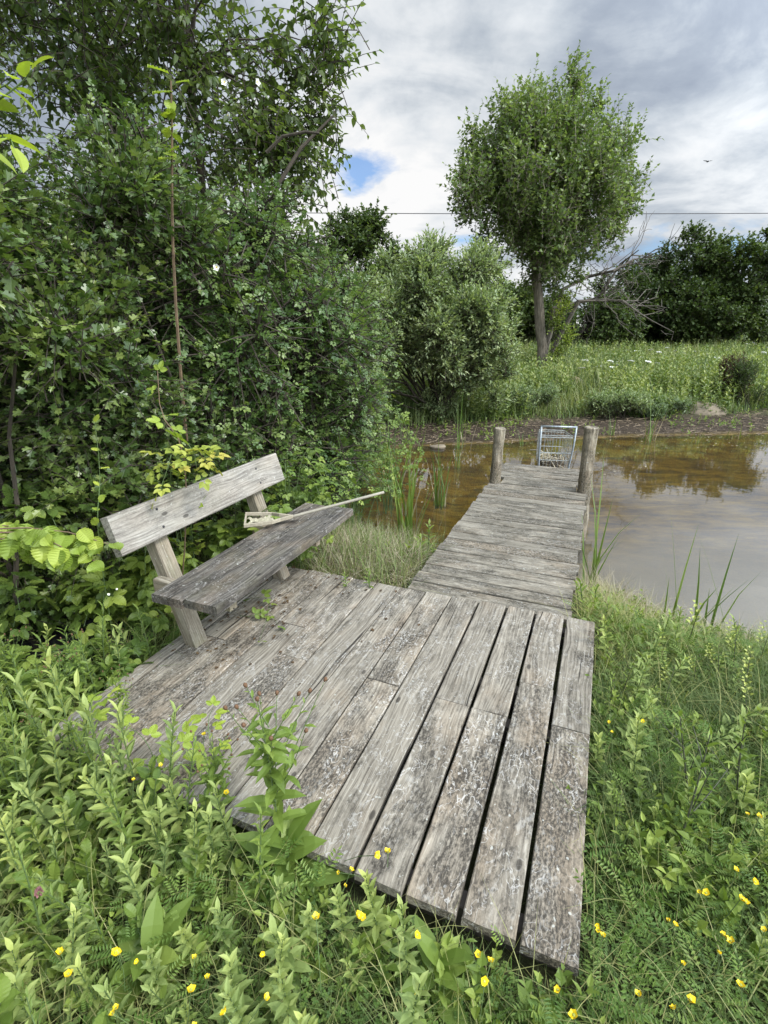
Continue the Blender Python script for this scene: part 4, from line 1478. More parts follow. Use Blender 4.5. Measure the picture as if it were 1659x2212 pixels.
reed(shore(1130, 960, -.58), 'short reed tuft at the far shore behind the left post', [.5, .4, .45, .3], 10, .2, .012)
reed(shore(1320, 935, -.52), 'short reed tuft on the mud right of the right post', [.55, .45, .5, .35, .4], 11, .25, .012, dry=3)
reed(shore(1500, 955, -.6), 'sparse reed tuft in the far shallows below the sand mound', [.45, .4, .35, .3], 12, .3, .010, dry=3)
reed(shore(1590, 945, -.58), 'sparse reed tuft at the right of the far shore', [.5, .4, .35], 13, .3, .010, dry=4)
reed(shore(840, 1010), 'reed clump at the far left of the open water', [1.0, .9, .8, .7], 14, .2, .010, dry=5)

# cut stubs at the near shore
for i, (px, py, h_, lab) in enumerate(((1488, 1392, .16, 'thin cut woody stub at the near shore, left of two'), (1520, 1395, .12, 'thick cut woody stub at the near shore, right of two'), (1648, 1425, .18, 'cut woody stub at the right edge of the near shore'))):
    b0 = at(px, py, -.55)
    g = Geo()
    g.tubes(np.array([b0 - UP * .08, b0 + np.array([.02, 0, h_ * .5]), b0 + np.array([.05, .0, h_])]), np.array([.013, .011, .011]) * (1 if i != 1 else 1.5), 7)
    tag(g.build('cut_stub', 'brown_stem'), lab, 'stub')

# ------------------------------------------------------------------ near ground: grass, clover
def deck_d(x, y):
    u_ = x * U[0] + y * U[1]
    v_ = x * Vv[0] + y * Vv[1]
    du = np.maximum(np.maximum(1.03 - u_, u_ - 2.99), 0)
    dv = np.maximum(np.maximum(-2.09 - v_, v_ - .17), 0)
    return np.hypot(du, dv)


def jetty_in(x, y):
    u_ = x * U[0] + y * U[1]
    v_ = x * Vv[0] + y * Vv[1]
    return (u_ > 2.9) & (u_ < 6.7) & (v_ > -1.09) & (v_ < .05)


def near_ok(m):
    return lambda x, y: (np.hypot(x - TARP[0], y - TARP[1]) > .48) & (deck_d(x, y) > m) & (sdf(x, y) > -.02) & ~jetty_in(x, y) & (y < 7)


def scn(n, xr, yr, m, seed, extra=None):
    return scat(n, xr, yr, (lambda x, y: near_ok(m)(x, y) & (extra(x, y) if extra is not None else True)), seed)


g = Geo()
P, r = scn(23000, (-1.7, 2.2), (.25, 2.2), .015, 81)
L = .13 + .05 * vnoise(P[:, 0], P[:, 1], 5, 3)
blades(g, P, r, L, .0022, .7, (.0, .8), bends=(.3, .6, 1.0), patch=.8)
P, r = scn(24000, (.6, 3.6), (1.2, 4.3), .012, 82, lambda x, y: x * Vv[0] + y * Vv[1] > .1)
L = .21 + .07 * vnoise(P[:, 0], P[:, 1], 4, 4)
blades(g, P, r, L, .0024, .7, (.0, .95), bends=(.3, .7, 1.3), patch=.9)
P, r = scn(4600, (-1.9, 3.2), (.3, 3.6), .012, 83)
blades(g, P, r, .28, .0018, .6, (.8, 1.0), bends=(.2, .6, .9))
P, r = scn(6000, (2.5, 12), (1.0, 4.0), .012, 84)
blades(g, P, r, .3, .003, .6, (.0, .9), bends=(.3, .6, 1.0))
P, r = scn(9000, (-3, .9), (2.2, 6.2), .012, 85)
blades(g, P, r, .30, .003, .5, (.0, .8), bends=(.2, .5, .9))
tag(g.build('grass', 'grass_blade'), 'fine green grass growing round the wooden platform', 'grass', kind='stuff')

g = Geo()
P, r = scn(26000, (-1.7, 2.4), (.25, 2.4), .0, 91, lambda x, y: vnoise(x, y, 3.2, 20) + .5 * (x > -.6) * (y < 1.3) > -.05)
P[:, 2] += r.uniform(.02, .10, len(P))
n = len(P)
g.inst(CLOVER, P, frames(np.stack([r.normal(size=n), r.normal(size=n), r.normal(size=n) * .15], 1), np.tile(UP, (n, 1)) + r.normal(size=(n, 3)) * .3), r.uniform(.013, .024, n), r.uniform(0, 1, n))
tag(g.build('clover', 'clover_leaf'), 'low dark green clover and trefoil leaves carpeting the ground before the platform', 'clover', kind='stuff')
g = Geo()
P, r = scn(3400, (-1.8, 2.8), (.3, 2.9), .02, 92, lambda x, y: vnoise(x, y, 2.6, 23) > -.1)
n = len(P)
P[:, 2] += r.uniform(.03, .20, n)
g.inst(VETCH, P, frames(np.stack([r.normal(size=n), r.normal(size=n), r.uniform(.0, .9, n)], 1), np.tile(UP, (n, 1)) + r.normal(size=(n, 3)) * .4), r.uniform(.05, .10, n), r.uniform(.2, 1, n))
tag(g.build('vetch', 'clover_leaf'), 'fine feathery vetch scrambling through the grass and herbs', 'vetch', kind='stuff')

g = Geo()
P, r = scn(1500, (.5, 3.4), (.35, 3.6), .02, 93, lambda x, y: (x * Vv[0] + y * Vv[1] > .12) & (vnoise(x, y, 4.5, 24) > -.12))
P2, r2 = scn(550, (-1.7, 1.2), (.3, 2.2), .02, 94, lambda x, y: vnoise(x, y, 4.5, 25) > -.05)
P = np.concatenate([P, P2])
Lw = r.uniform(.07, .24, len(P)) * (1 + .7 * vnoise(P[:, 0], P[:, 1], 3, 26))
shoots(r, P, np.tile(UP, (len(P), 1)) + r.normal(size=P.shape) * .35, Lw, g, [t_ovate(.27, .08, .2), t_lance(.16, .05, .4), t_ovate(.34, .08, .15)], 10, .044, 1.1, .05, .8, (.0, 1.0), .35, g, .0016, sj=.5)
tag(g.build('ground_weeds', 'knapweed_leaf'), 'mixed low leafy weeds growing through the grass on the near bank', 'weeds', kind='stuff')

# dry straw grass between bench and jetty
g = Geo()
P, r = scat(4200, (-.55, .75), (3.35, 5.3), lambda x, y: (deck_d(x, y) > .015) & ~jetty_in(x, y) & (sdf(x, y) > .08) & (x * Vv[0] + y * Vv[1] < -1.15), 95)
blades(g, P, r, .27 + .12 * vnoise(P[:, 0], P[:, 1], 6, 71), .0026, 1.0, (.0, 1.0), bends=(.3, .9, 1.4), patch=.6)
tag(g.build('dry_grass', 'straw_blade'), 'straw-coloured dry grass between the bench end and the jetty', 'dry grass', kind='stuff')
g = Geo()
P, r = scat(1500, (1.2, 3.6), (2.9, 4.4), lambda x, y: (sdf(x, y) > -.08) & (sdf(x, y) < .6) & ~jetty_in(x, y) & (deck_d(x, y) > .02), 96)
blades(g, P, r, .30, .0024, .8, (.0, 1.0), bends=(.3, .7, 1.1))
tag(g.build('dry_grass', 'straw_blade'), 'straw-coloured dry blades along the near shore right of the jetty', 'dry grass', kind='stuff')


# ------------------------------------------------------------------ herbs
def herb(name, h, nl, size, tmpl, leafm, stemm, seed, label, cat, group, spread=1.05, lean=.08, stem_r=.003, tint=(.1, .9), bot=1.0, topf=.55, buds=0, budm='seed_brown', branches=0, t0=.06, parent_loc=(0, -40, 0), hang=.1):
    """upright plant with leaves round its stem, built at the origin"""
    r = np.random.default_rng(seed)
    root = empty(name, parent_loc, label, cat, group)
    st, lf, bds = Geo(), Geo(), []
    axes = [(np.zeros(3), nrm(np.array([r.normal() * lean, r.normal() * lean, 1.0])), h)]
    for k_ in range(branches):
        t_ = r.uniform(.45, .85)
        a = r.uniform(0, 6.28)
        axes.append((axes[0][1] * h * t_, nrm(np.array([cos(a) * .55, sin(a) * .55, 1.0])), h * (1 - t_) * r.uniform(.7, 1.1)))
    for ai, (b0, d, hh) in enumerate(axes):
        t = np.linspace(0, 1, 5)
        bend = np.array([r.normal(), r.normal(), 0]) * .05 * hh
        C = b0 + d * (t * hh)[:, None] + bend * (t ** 2)[:, None]
        st.tubes(C, stem_r * (1 if ai == 0 else .6) * np.array([1.2, 1, .9, .75, .5]), 5)
        n = nl if ai == 0 else max(5, nl // 4)
        tt = np.linspace(t0, 1, n)
        P = b0 + d * (tt * hh)[:, None] + bend * (tt ** 2)[:, None]
        phi = np.arange(n) * 2.4 + r.uniform(0, 6) + r.uniform(-.3, .3, n)
        rad = np.stack([np.cos(phi), np.sin(phi), np.zeros(n)], 1)
        sp = spread * (1.15 - .8 * tt)
        y = d * np.cos(sp)[:, None] + rad * np.sin(sp)[:, None]
        y[:, 2] -= hang * (1 - tt)
        R = frames(y, np.tile(UP, (n, 1)) + d * .4 + r.normal(size=(n, 3)) * .2)
        S = size * (bot + (topf - bot) * tt) * r.uniform(.8, 1.2, n) * (1 if ai == 0 else .5)
        tn = np.clip(r.uniform(tint[0], tint[1], n) * .7 + .4 * tt - .05, 0, 1)
        lf.inst(tmpl, P, R, S, tn)
        if buds:
            c = C[-1]
            bd_ = Geo()
            bds.append(bd_)
            bd_.tubes(np.array([c - d * .002, c + d * .004, c + d * .011, c + d * .015]), np.array([.002, .0065, .0065, .003]), 7)
    st.build('stem', stemm, root)
    lf.build('foliage', leafm, root)
    for bd_ in bds:
        bd_.build('flower_bud', budm, root, smooth=True)
    return root


LA = t_lance(.185, .06, .28)
LA2 = t_lance(.11, .03, .45)
GL = 'grey-green fleabane plant in the thick patch left of the platform'
GR = 'grey-green fleabane plant in the grass at the bottom centre'
GRR = 'grey-green fleabane plant in the grass right of the platform'
flea = [herb('fleabane_plant', h_, nl_, sz_, LA, 'herb_leaf', 'green_stem', 500 + i, GL, 'plant', 'fleabane plants left of the platform', spread=1.15, hang=.05) for i, (h_, nl_, sz_) in enumerate(((.34, 28, .072), (.28, 24, .064), (.40, 34, .074), (.22, 20, .060), (.31, 22, .084)))]
fused = [False] * len(flea)


def place(protos, used, k_, loc, rz, s, label, group, tilt):
    if not used[k_]:
        o = protos[k_]
        o.location = tuple(float(c) for c in loc)
        o.rotation_euler = (tilt[0], tilt[1], rz)
        o.scale = (s, s, s) if isinstance(s, (int, float)) else s
        o['label'] = label
        o['group'] = group
        used[k_] = True
        return o
    return dup(protos[k_], loc, rz, s, label, group, tilt)


rr = np.random.default_rng(600)


def poisson(n, xr, yr, dens, mind, seed, m=.03):
    r = np.random.default_rng(seed)
    out = []
    for _ in range(n * 60):
        if len(out) >= n:
            break
        x, y = r.uniform(*xr), r.uniform(*yr)
        if not near_ok(m)(np.array([x]), np.array([y]))[0]:
            continue
        z = float(gz(x, y))
        px, py = proj(np.array([x, y, z + .15]))
        if r.uniform() > dens(float(px), float(py), x, y):
            continue
        if any((x - a) ** 2 + (y - b) ** 2 < mind ** 2 for a, b, _ in out):
            continue
        out.append((x, y, z))
    return out


def dleft(px, py, x, y):
    if px < -150 or py > 2450 or px > 900:
        return 0
    u_ = x * U[0] + y * U[1]
    v_ = x * Vv[0] + y * Vv[1]
    if u_ > 1.75 and v_ < -2.0:
        return 0
    if px < 430:
        return 1 if py > 1400 else 0
    return (.16 if px > 560 else .3) if py > 1750 else .5


wh = [herb('willowherb_plant', h_, nl_, sz_, t_lance(.085, .02, .35), 'knapweed_leaf', 'green_stem', 540 + i, 'narrow-leaved willowherb among the fleabane left of the platform', 'plant', 'willowherb left of the platform', spread=1.0, hang=.05, topf=.5) for i, (h_, nl_, sz_) in enumerate(((.50, 42, .085), (.42, 36, .08)))]
wused = [False] * 2
nt = [herb('nettle_plant', h_, nl_, sz_, t_serrate(.34, 6, .02), 'bramble_leaf', 'green_stem', 550 + i, 'broad-leaved dark herb among the fleabane left of the platform', 'plant', 'broad-leaved herbs left of the platform', spread=1.2, hang=.15, topf=.6, t0=.25) for i, (h_, nl_, sz_) in enumerate(((.30, 16, .075), (.24, 14, .085)))]
nused = [False] * 2
for (x, y, z) in poisson(165, (-2.4, .15), (.35, 2.7), dleft, .075, 601):
    px, py = proj(np.array([x, y, z]))
    left = px < 560
    kd = rr.uniform()
    if left and kd < (.42 if py < 1850 else .12):
        place(wh, wused, int(rr.integers(0, 2)), (x, y, z - .01), rr.uniform(0, 6.28), rr.uniform(.8, 1.2), 'narrow-leaved willowherb among the fleabane left of the platform', 'willowherb left of the platform', (rr.normal() * .12, rr.normal() * .12))
        continue
    if left and kd > .80:
        place(nt, nused, int(rr.integers(0, 2)), (x, y, z - .01), rr.uniform(0, 6.28), rr.uniform(.8, 1.2), 'broad-leaved dark herb among the fleabane left of the platform', 'broad-leaved herbs left of the platform', (rr.normal() * .15, rr.normal() * .15))
        continue
    place(flea, fused, int(rr.integers(0, 5)), (x, y, z - .01), rr.uniform(0, 6.28), rr.uniform(.85, 1.25) * (1.12 if px < 330 and py < 1900 else .9), GL if left else GR, 'fleabane plants left of the platform' if left else 'fleabane plants at the bottom centre', (rr.normal() * .1, rr.normal() * .1))


for (px, py, sc_) in ((40, 1600, 1.3), (85, 1650, 1.35), (130, 1690, 1.75), (175, 1720, 1.9), (225, 1745, 1.95), (270, 1770, 1.85), (318, 1790, 1.7), (365, 1805, 1.5), (410, 1830, 1.2), (200, 1735, 1.8), (250, 1755, 1.9), (150, 1700, 1.9), (300, 1775, 1.6), (150, 1780, 1.4), (205, 1810, 1.4), (260, 1835, 1.3), (310, 1850, 1.3), (100, 1740, 1.4), (50, 1700, 1.4), (20, 1660, 1.4), (350, 1870, 1.1), (10, 1560, 1.3), (70, 1560, 1.2)):
    c = at(px, py, -.16)
    place(flea, fused, int(rr.integers(0, 5)), (c[0], c[1], float(gz(c[0], c[1])) - .01), rr.uniform(0, 6.28), (min(sc_, 1.15), min(sc_, 1.15), sc_ * .95), GL, 'fleabane plants left of the platform', (rr.normal() * .08, rr.normal() * .08))


def dright(px, py, x, y):
    if px > 1850 or py > 2450 or px < 800:
        return 0
    if px < 1250:
        return .05 if py > 2000 else 0
    return .5 if py > 1850 else .35


for (x, y, z) in poisson(52, (.0, 2.3), (.3, 3.0), dright, .12, 602):
    place(flea, fused, int(rr.integers(0, 5)), (x, y, z - .01), rr.uniform(0, 6.28), rr.uniform(.7, 1.1), GRR, 'fleabane plants right of the platform', (rr.normal() * .15, rr.normal() * .15))

# knapweed: tall, branched, with brown buds
kn = herb('knapweed_plant', .80, 34, .145, t_lance(.16, .04, .35), 'knapweed_leaf', 'green_stem', 700, 'tall knapweed with broad base leaves and thin budding stems, growing before the platform edge', 'plant', None, spread=1.2, buds=1, branches=11, bot=1.35, topf=.10, lean=.03, tint=(.2, .9))
kb = at(612, 1880, -.16)
kn.location = tuple(kb)
dup(kn, at(470, 1830, -.16), 4.0, .62, 'slender knapweed left of the tall one before the platform edge', None, (0, -.1))
KL = 'thin knapweed stem with brown bud above the herbs at the left edge'
for i, (px, py, s_) in enumerate(((60, 1560, .95), (150, 1600, .85), (215, 1560, .95), (20, 1640, .9), (280, 1620, .8), (120, 1700, .7))):
    dup(kn, at(px, py, -.16), i * 1.3, (s_ * .5, s_ * .5, s_ * .7), KL, 'knapweed stems at the left edge', (rr.normal() * .06, rr.normal() * .06))
# knapweed on the right with dark leaning stems
kr = herb('knapweed_plant', .55, 22, .12, t_lance(.15, .04, .3), 'knapweed_leaf', 'dark_stem', 710, 'leafy knapweed with dark leaning stems in the grass right of the platform, nearest to it', 'plant', None, spread=1.1, branches=3, bot=1.1, topf=.45, stem_r=.004, tint=(.2, 1))
kr.location = tuple(at(1440, 1900, -.16))
kr.rotation_euler = (-.2, .45, .4)
dup(kr, at(1500, 1830, -.16), 1.4, .95, 'leafy knapweed with dark leaning stems right of the platform, middle one of three', None, (-.25, .35))
dup(kr, at(1590, 1800, -.16), 3.1, .9, 'leafy knapweed with dark leaning stems right of the platform, nearest the right edge', None, (.1, .2))
PL = 'leafy green herb hugging the right edge of the platform'
for i, (px, py, s_) in enumerate(((1310, 1560, .5), (1335, 1530, .55), (1300, 1640, .42), (1320, 1800, .4), (1290, 1420, .45))):
    dup(kr, at(px, py, -.16), i * 1.9, s_, PL, 'herbs along the right platform edge', (rr.normal() * .1, .1))
# yellow rattle spikes at the near shore
yr_ = herb('yellow_rattle', .42, 14, .05, t_lance(.12, .03, .3), 'knapweed_leaf', 'dark_stem', 720, 'yellow rattle spike at the near shore of the pond', 'plant', 'yellow rattle at the near shore', spread=1.0, stem_r=.0028)
g = Geo()
r = np.random.default_rng(721)
top = np.array([0, 0, .30])
for k_ in range(16):
    t_ = k_ / 15
    a = k_ * 2.4
    c = np.array([.012 * cos(a), .012 * sin(a), .27 + .16 * t_])
    g.inst(t_ovate(.45, .2), c[None], frames(np.array([[cos(a), sin(a), .7]]), np.array([[0, 0, 1.0]])), np.array([.028 - .010 * t_]), np.array([.9]))
g.build('flower_spike', 'pale_yellow', yr_)
ysp = [(1470, 1430), (1600, 1440), (1575, 1470), (1625, 1455), (1545, 1500), (1490, 1500), (1640, 1500), (1655, 1560), (1420, 1560), (1590, 1530), (1520, 1460), (1610, 1590), (1380, 1450), (1560, 1440), (1650, 1620)]
for i, (px, py) in enumerate(ysp):
    c = at(px, py + 25, -.25)
    c[2] = float(gz(c[0], c[1]))
    tl = (rr.normal() * .12, .12 + rr.normal() * .15)
    if i == 0:
        yr_.location = tuple(c)
        yr_.rotation_euler = (*tl, 0)
    else:
        dup(yr_, c, rr.uniform(0, 6), rr.uniform(.5, .85), tilt=tl)

# dock leaves: large soft rosettes at the bottom
dk = herb('dock_rosette', .16, 13, .19, t_lance(.2, .03, .35, 4), 'knapweed_leaf', 'green_stem', 730, 'broad-leaved dock rosette at the bottom edge, left of centre', 'plant', None, spread=1.25, bot=1.1, topf=.8)
dk.location = tuple(at(325, 2120, -.16))
dup(dk, at(930, 2150, -.16), 1.0, .8, 'broad-leaved dock rosette at the bottom edge, below the platform corner')
dup(dk, at(625, 1930, -.16), 2.0, 1.15, 'broad-leaved rosette at the foot of the tall knapweed')

# yellow flowers
by = empty('yellow_flower', (0, -45, 0), 'bright yellow trefoil flower on a thin stem in the grass', 'flower', 'yellow flowers in the near grass')
g = Geo()
g.tubes(np.array([(0, 0, -.16), (.004, .003, -.08), (0, 0, 0)]), .0012, 4)
g.build('stem', 'green_stem', by)
g = Geo()
for k_ in range(5):
    a = k_ * 1.257
    g.inst(t_ovate(.52, .12, -.25), np.array([[0, 0, 0.0]]), frames(np.array([[cos(a), sin(a), .75 if k_ % 2 else .45]]), np.array([[0, 0, 1.0]])), np.array([.0125 if k_ % 3 else .0145]), np.array([.5]))
g.build('petals', 'yellow_petal', by)
g = Geo()
g.tubes(np.array([(0, 0, 0), (0, 0, .004), (0, 0, .006)]), np.array([.0035, .004, .002]), 6)
g.build('flower_centre', 'pale_yellow', by)
left_f = [(131, 2059), (256, 2060), (250, 2058), (148, 2105), (294, 2078), (245, 2190), (573, 2158), (420, 2070), (412, 2140), (447, 2112), (567, 2062), (488, 1713), (248, 1628), (346, 1655), (288, 1686), (733, 1885), (758, 1880), (745, 1916), (683, 1985), (774, 1978), (782, 1984), (250, 2180), (420, 2218), (485, 2190)]
cen_f = [(900, 2160), (1033, 2063), (1060, 2078), (1045, 2120), (812, 1848), (838, 1842), (440, 1588), (900, 2020), (1205, 2140), (1240, 2195)]
right_f = [(1316, 1561), (1388, 1559), (1322, 1583), (1512, 1928), (1525, 1930), (1570, 2028), (1580, 2036), (1560, 2018), (1293, 2010), (1303, 2022), (1290, 2000), (1446, 1990), (1458, 1998), (1552, 2060), (1475, 2082), (1610, 1950), (1600, 1942), (1590, 1880), (1615, 1760), (1640, 1765), (1455, 2180), (1600, 2130), (1380, 2150), (1630, 1905), (1650, 2010), (1490, 2160)]
first = True
for lst, lab, gr in ((left_f, 'bright yellow buttercup flower among the fleabane at the bottom left', 'yellow flowers at the left'), (cen_f, 'bright yellow flower in the clover below the platform edge', 'yellow flowers below the platform'), (right_f, 'bright yellow trefoil flower in the grass right of the platform', 'yellow flowers at the right')):
    for (px, py) in lst:
        zt = rr.uniform(.05, .14) if lst is not left_f else rr.uniform(.10, .2)
        c = at(px, py, zt)
        s_ = rr.uniform(.6, 1.2)
        zs = (c[2] - float(gz(c[0], c[1]))) / .16
        if first:
            by.location = tuple(c)
            by.scale = (1, 1, 1.4)
            by['label'], by['group'] = lab, gr
            first = False
        else:
            dup(by, c, rr.uniform(0, 6), (s_, s_, max(.8, s_)), lab, gr, (rr.normal() * .3, rr.normal() * .3))
# pink clover head
c = at(84, 1928, .12)
g = Geo()
g.tubes(np.array([c - UP * .25, c - UP * .1, c]), .002, 4)
pk = g.build('clover_flower', 'green_stem', base=c)
pk.location = tuple(c)
tag(pk, 'faded pink clover head among the fleabane at the left', 'flower')
g = Geo()
for k_ in range(70):
    d = rvec(rr, 1)[0]
    d[2] = abs(d[2]) * 1.2 - .1
    g.inst(t_diamond(.25), np.array([d * .006]), frames(d[None], rvec(rr, 1)), np.array([.013]), np.array([.5]))
g.build('flower_head', 'pink_flower', pk)


# ------------------------------------------------------------------ brambles, hazel, rose shoots near the bench
def spray(name, base, stems, label, cat, leafm, tmpls, nleaf, size, stemm='green_stem', seed=1, tint=(.1, .9), r0=.004, spread=1.0, hang=.1, up=.9, sj=.25):
    """arching stems (list of pixel-free 3-D polylines) carrying leaves"""
    r = np.random.default_rng(seed)
    base = np.asarray(base, float)
    root = empty(name, base, label, cat)
    st, lf = Geo(), Geo()
    for pl in stems:
        pl = np.asarray(pl, float)
        K = len(pl)
        tt_ = np.linspace(0, 1, 9)
        # Catmull-like smoothing through linear interpolation of a quadratic fit
        xs_ = np.linspace(0, 1, K)
        deg = min(3, K - 1)
        C = np.stack([np.polyval(np.polyfit(xs_, pl[:, q], deg), tt_) for q in range(3)], 1)
        st.tubes(C, r0 * np.linspace(1, .4, 9), 5)
        ts = np.clip(np.linspace(.12, 1, nleaf) + r.uniform(-.3, .3, nleaf) / nleaf, 0, 1)
        P = np.stack([np.interp(ts, tt_, C[:, q]) for q in range(3)], 1)
        D = nrm(np.stack([np.interp(ts, tt_, np.gradient(C[:, q])) for q in range(3)], 1))
        side = nrm(np.cross(D, UP) + 1e-6)
        sg = np.where(np.arange(nleaf) % 2 == 0, 1.0, -1.0)[:, None]
        a = spread * (1 - .6 * (ts == ts.max()))[:, None]
        y = D * np.cos(a) + side * sg * np.sin(a) + r.normal(size=P.shape) * .2
        y[:, 2] -= hang
        R = frames(y, np.tile(UP, (nleaf, 1)) * up + r.normal(size=P.shape) * .3)
        S = size * r.uniform(1 - sj, 1 + sj, nleaf) * (1.1 - .4 * ts)
        tn = np.clip(r.uniform(tint[0], tint[1], nleaf) * .7 + .35 * ts, 0, 1)
        wch = r.integers(0, len(tmpls), nleaf)
        for k_, tm in enumerate(tmpls):
            q = wch == k_
            lf.inst(tm, P[q], R[q], S[q], tn[q])
    st.build('stem', stemm, root, base=base)
    lf.build('foliage', leafm, root, base=base)
    return root


HZ = t_serrate(.42, 8, .055)
# hazel branch reaching in at the left
hz = []
A0 = aty(-260, 1150, 2.15)
for (e1, e2, Y) in (((60, 1140), (235, 1175), 2.25), ((20, 1165), (215, 1215), 2.2), ((-60, 1130), (120, 1160), 2.3), ((40, 1150), (150, 1190), 2.15), ((60, 1150), (200, 1180), 2.3)):
    hz.append([A0, aty(*e1, Y), aty((e1[0] + e2[0]) / 2, (e1[1] + e2[1]) / 2 - 8, Y), aty(*e2, Y)])
spray('hazel_branch', (A0[0], A0[1], -.16), [[(A0[0] - .15, A0[1] + .1, -.16), (A0[0] - .1, A0[1], .3), A0]], 'hazel branch with large lime-green toothed leaves left of the bench', 'branch', 'lime_leaf', [HZ], 3, .08, 'brown_stem', 800, r0=.008)
hroot = [o for o in COL.objects if o.name.startswith('hazel_branch')][0]
lf, st = Geo(), Geo()
r = np.random.default_rng(801)
for pl in hz:
    pl = np.array(pl)
    st.tubes(pl, np.array([.006, .004, .003, .002]), 5)
    n = 13
    ts = np.linspace(.32, 1, n)
    P = np.stack([np.interp(ts * 3, [0, 1, 2, 3], pl[:, q]) for q in range(3)], 1)
    y = np.stack([r.uniform(-.3, .8, n), r.uniform(-.9, -.1, n), r.uniform(-1.0, .05, n)], 1)
    nh = np.stack([r.normal(size=n) * .3, np.full(n, -.6), np.full(n, 1.0)], 1)
    lf.inst(HZ, P + r.normal(size=P.shape) * .015, frames(y, nh), r.uniform(.065, .115, n), r.uniform(.05, 1, n))
B_ = np.array(hroot.location)
lf.build('leaves', 'lime_leaf', hroot, base=B_)
st.build('twig', 'brown_stem', hroot, base=B_)

# close leaves at the upper left corner
A0 = aty(-180, 330, 1.7)
spray('oak_sapling_branch', A0, [[A0, aty(-60, 250, 1.7), aty(20, 200, 1.7), aty(70, 150, 1.7)], [A0, aty(-70, 330, 1.6), aty(0, 300, 1.55), aty(30, 320, 1.5)], [A0, aty(-80, 220, 1.75), aty(0, 190, 1.75), aty(40, 140, 1.75)]], 'bright leafy twig reaching in close at the upper left edge', 'branch', 'lime_leaf', [t_lance(.26, .05, .3, 6)], 8, .10, 'green_stem', 805, tint=(.0, .6))

# bramble mass behind and beside the bench
GB = lambda u_, v_, z=0.0: np.array([*W(u_, v_)[:2], z])


def bramble(b0, n, reach, label, seed, leafm='bramble_leaf', nleaf=10, size=.15, tint=(.0, .9), lift=.5, dirv=None, tm=None, r0=.004):
    r = np.random.default_rng(seed)
    b0 = np.asarray(b0, float)
    st_ = []
    for k_ in range(n):
        a = r.uniform(0, 6.28)
        d = np.array([cos(a), sin(a), 0]) * reach * r.uniform(.5, 1.1)
        if dirv is not None:
            d = d * .7 + np.asarray(dirv, float) * r.uniform(.4, 1)
        l_ = lift * r.uniform(.5, 1.2)
        o0 = b0 + np.array([r.normal() * .06, r.normal() * .06, 0])
        st_.append([o0, o0 + d * .3 + UP * l_ * .75, o0 + d * .65 + UP * l_, o0 + d + UP * l_ * .75])
    return spray('bramble', b0, st_, label, 'bramble', leafm, tm or [TRI], nleaf, size, 'green_stem', seed, tint, r0)


bramble(GB(2.2, -2.45, -.15), 16, .38, 'dark bramble filling the gap behind the bench backrest', 811, lift=.55)
bramble(GB(2.7, -2.35, -.15), 16, .36, 'bramble pushing up between seat and backrest at the far end of the bench', 812, lift=.55)
bramble(GB(1.95, -2.55, -.15), 18, .36, 'bramble with broad dark leaves left of the near bench leg', 813, lift=.42, size=.16)
bramble(GB(1.80, -2.85, -.15), 16, .36, 'bramble with white blossoms under the hazel branch', 814, lift=.5, size=.16)
bramble(GB(1.55, -2.3, -.15), 12, .24, 'low leafy bramble at the deck edge beside the near bench leg', 815, lift=.22, size=.12, tint=(.2, .9))
bramble(GB(1.1, -2.45, -.15), 12, .3, 'pale bramble at the left edge in front of the black sheet', 816, lift=.3, size=.14, tint=(.3, 1))
bramble(GB(3.05, -2.15, -.15), 14, .32, 'bramble and young rose leaves just beyond the far end of the bench', 817, lift=.5, size=.13, tint=(.3, 1))
bramble(GB(3.6, -2.3, -.15), 18, .42, 'light green bramble between the bench end and the reeds', 818, lift=.75, size=.125, tint=(.2, 1), tm=[TRI, ROSE])
bramble(GB(4.5, -2.2, -.3), 18, .45, 'light green bramble hanging towards the pond below the hedge', 819, lift=.8, size=.125, tint=(.2, 1), tm=[ROSE])
bramble(GB(5.3, -2.15, -.4), 18, .5, 'arching rose stems with pale tips reaching over the pond', 820, lift=1.15, size=.13, tint=(.4, 1), tm=[ROSE], nleaf=10)
bramble(GB(1.7, -3.0, -.1), 16, .5, 'tall bramble climbing behind the hazel branch', 821, lift=.9, size=.15)
bramble(GB(2.6, -2.85, -.1), 16, .5, 'tall bramble climbing behind the middle of the backrest', 822, lift=1.0, size=.15)
bramble(GB(3.4, -2.8, -.1), 16, .5, 'tall bramble climbing behind the end of the backrest', 823, lift=.95, size=.14, tm=[TRI, ROSE])
# young rose shoot hanging over the backrest with red tips
c = aty(400, 985, 3.0)
spray('rose_shoot', GB(2.35, -2.4, -.15), [[GB(2.35, -2.4, -.15), GB(2.3, -2.35, .7), aty(400, 965, 2.75), aty(425, 1010, 2.65)], [GB(2.35, -2.4, -.15), GB(2.25, -2.35, .7), aty(370, 980, 2.7), aty(345, 1060, 2.55)], [GB(2.4, -2.4, -.15), GB(2.4, -2.35, .7), aty(420, 975, 2.8), aty(452, 1000, 2.75)]], 'yellow and red-tipped young rose shoot hanging over the bench backrest', 'shoot', 'rose_shoot_leaf', [ROSE], 15, .17, 'green_stem', 830, tint=(.0, .75))
# bramble cane with bright leaves rising behind the backrest
spray('bramble_cane', GB(2.2, -2.4, -.15), [[GB(2.2, -2.4, -.15), aty(400, 1010, 2.75), aty(365, 920, 2.75), aty(340, 800, 2.85)]], 'upright bramble cane with bright leaves rising behind the backrest', 'bramble', 'lime_leaf', [TRI], 9, .12, 'brown_stem', 831, r0=.005, tint=(.0, .5))
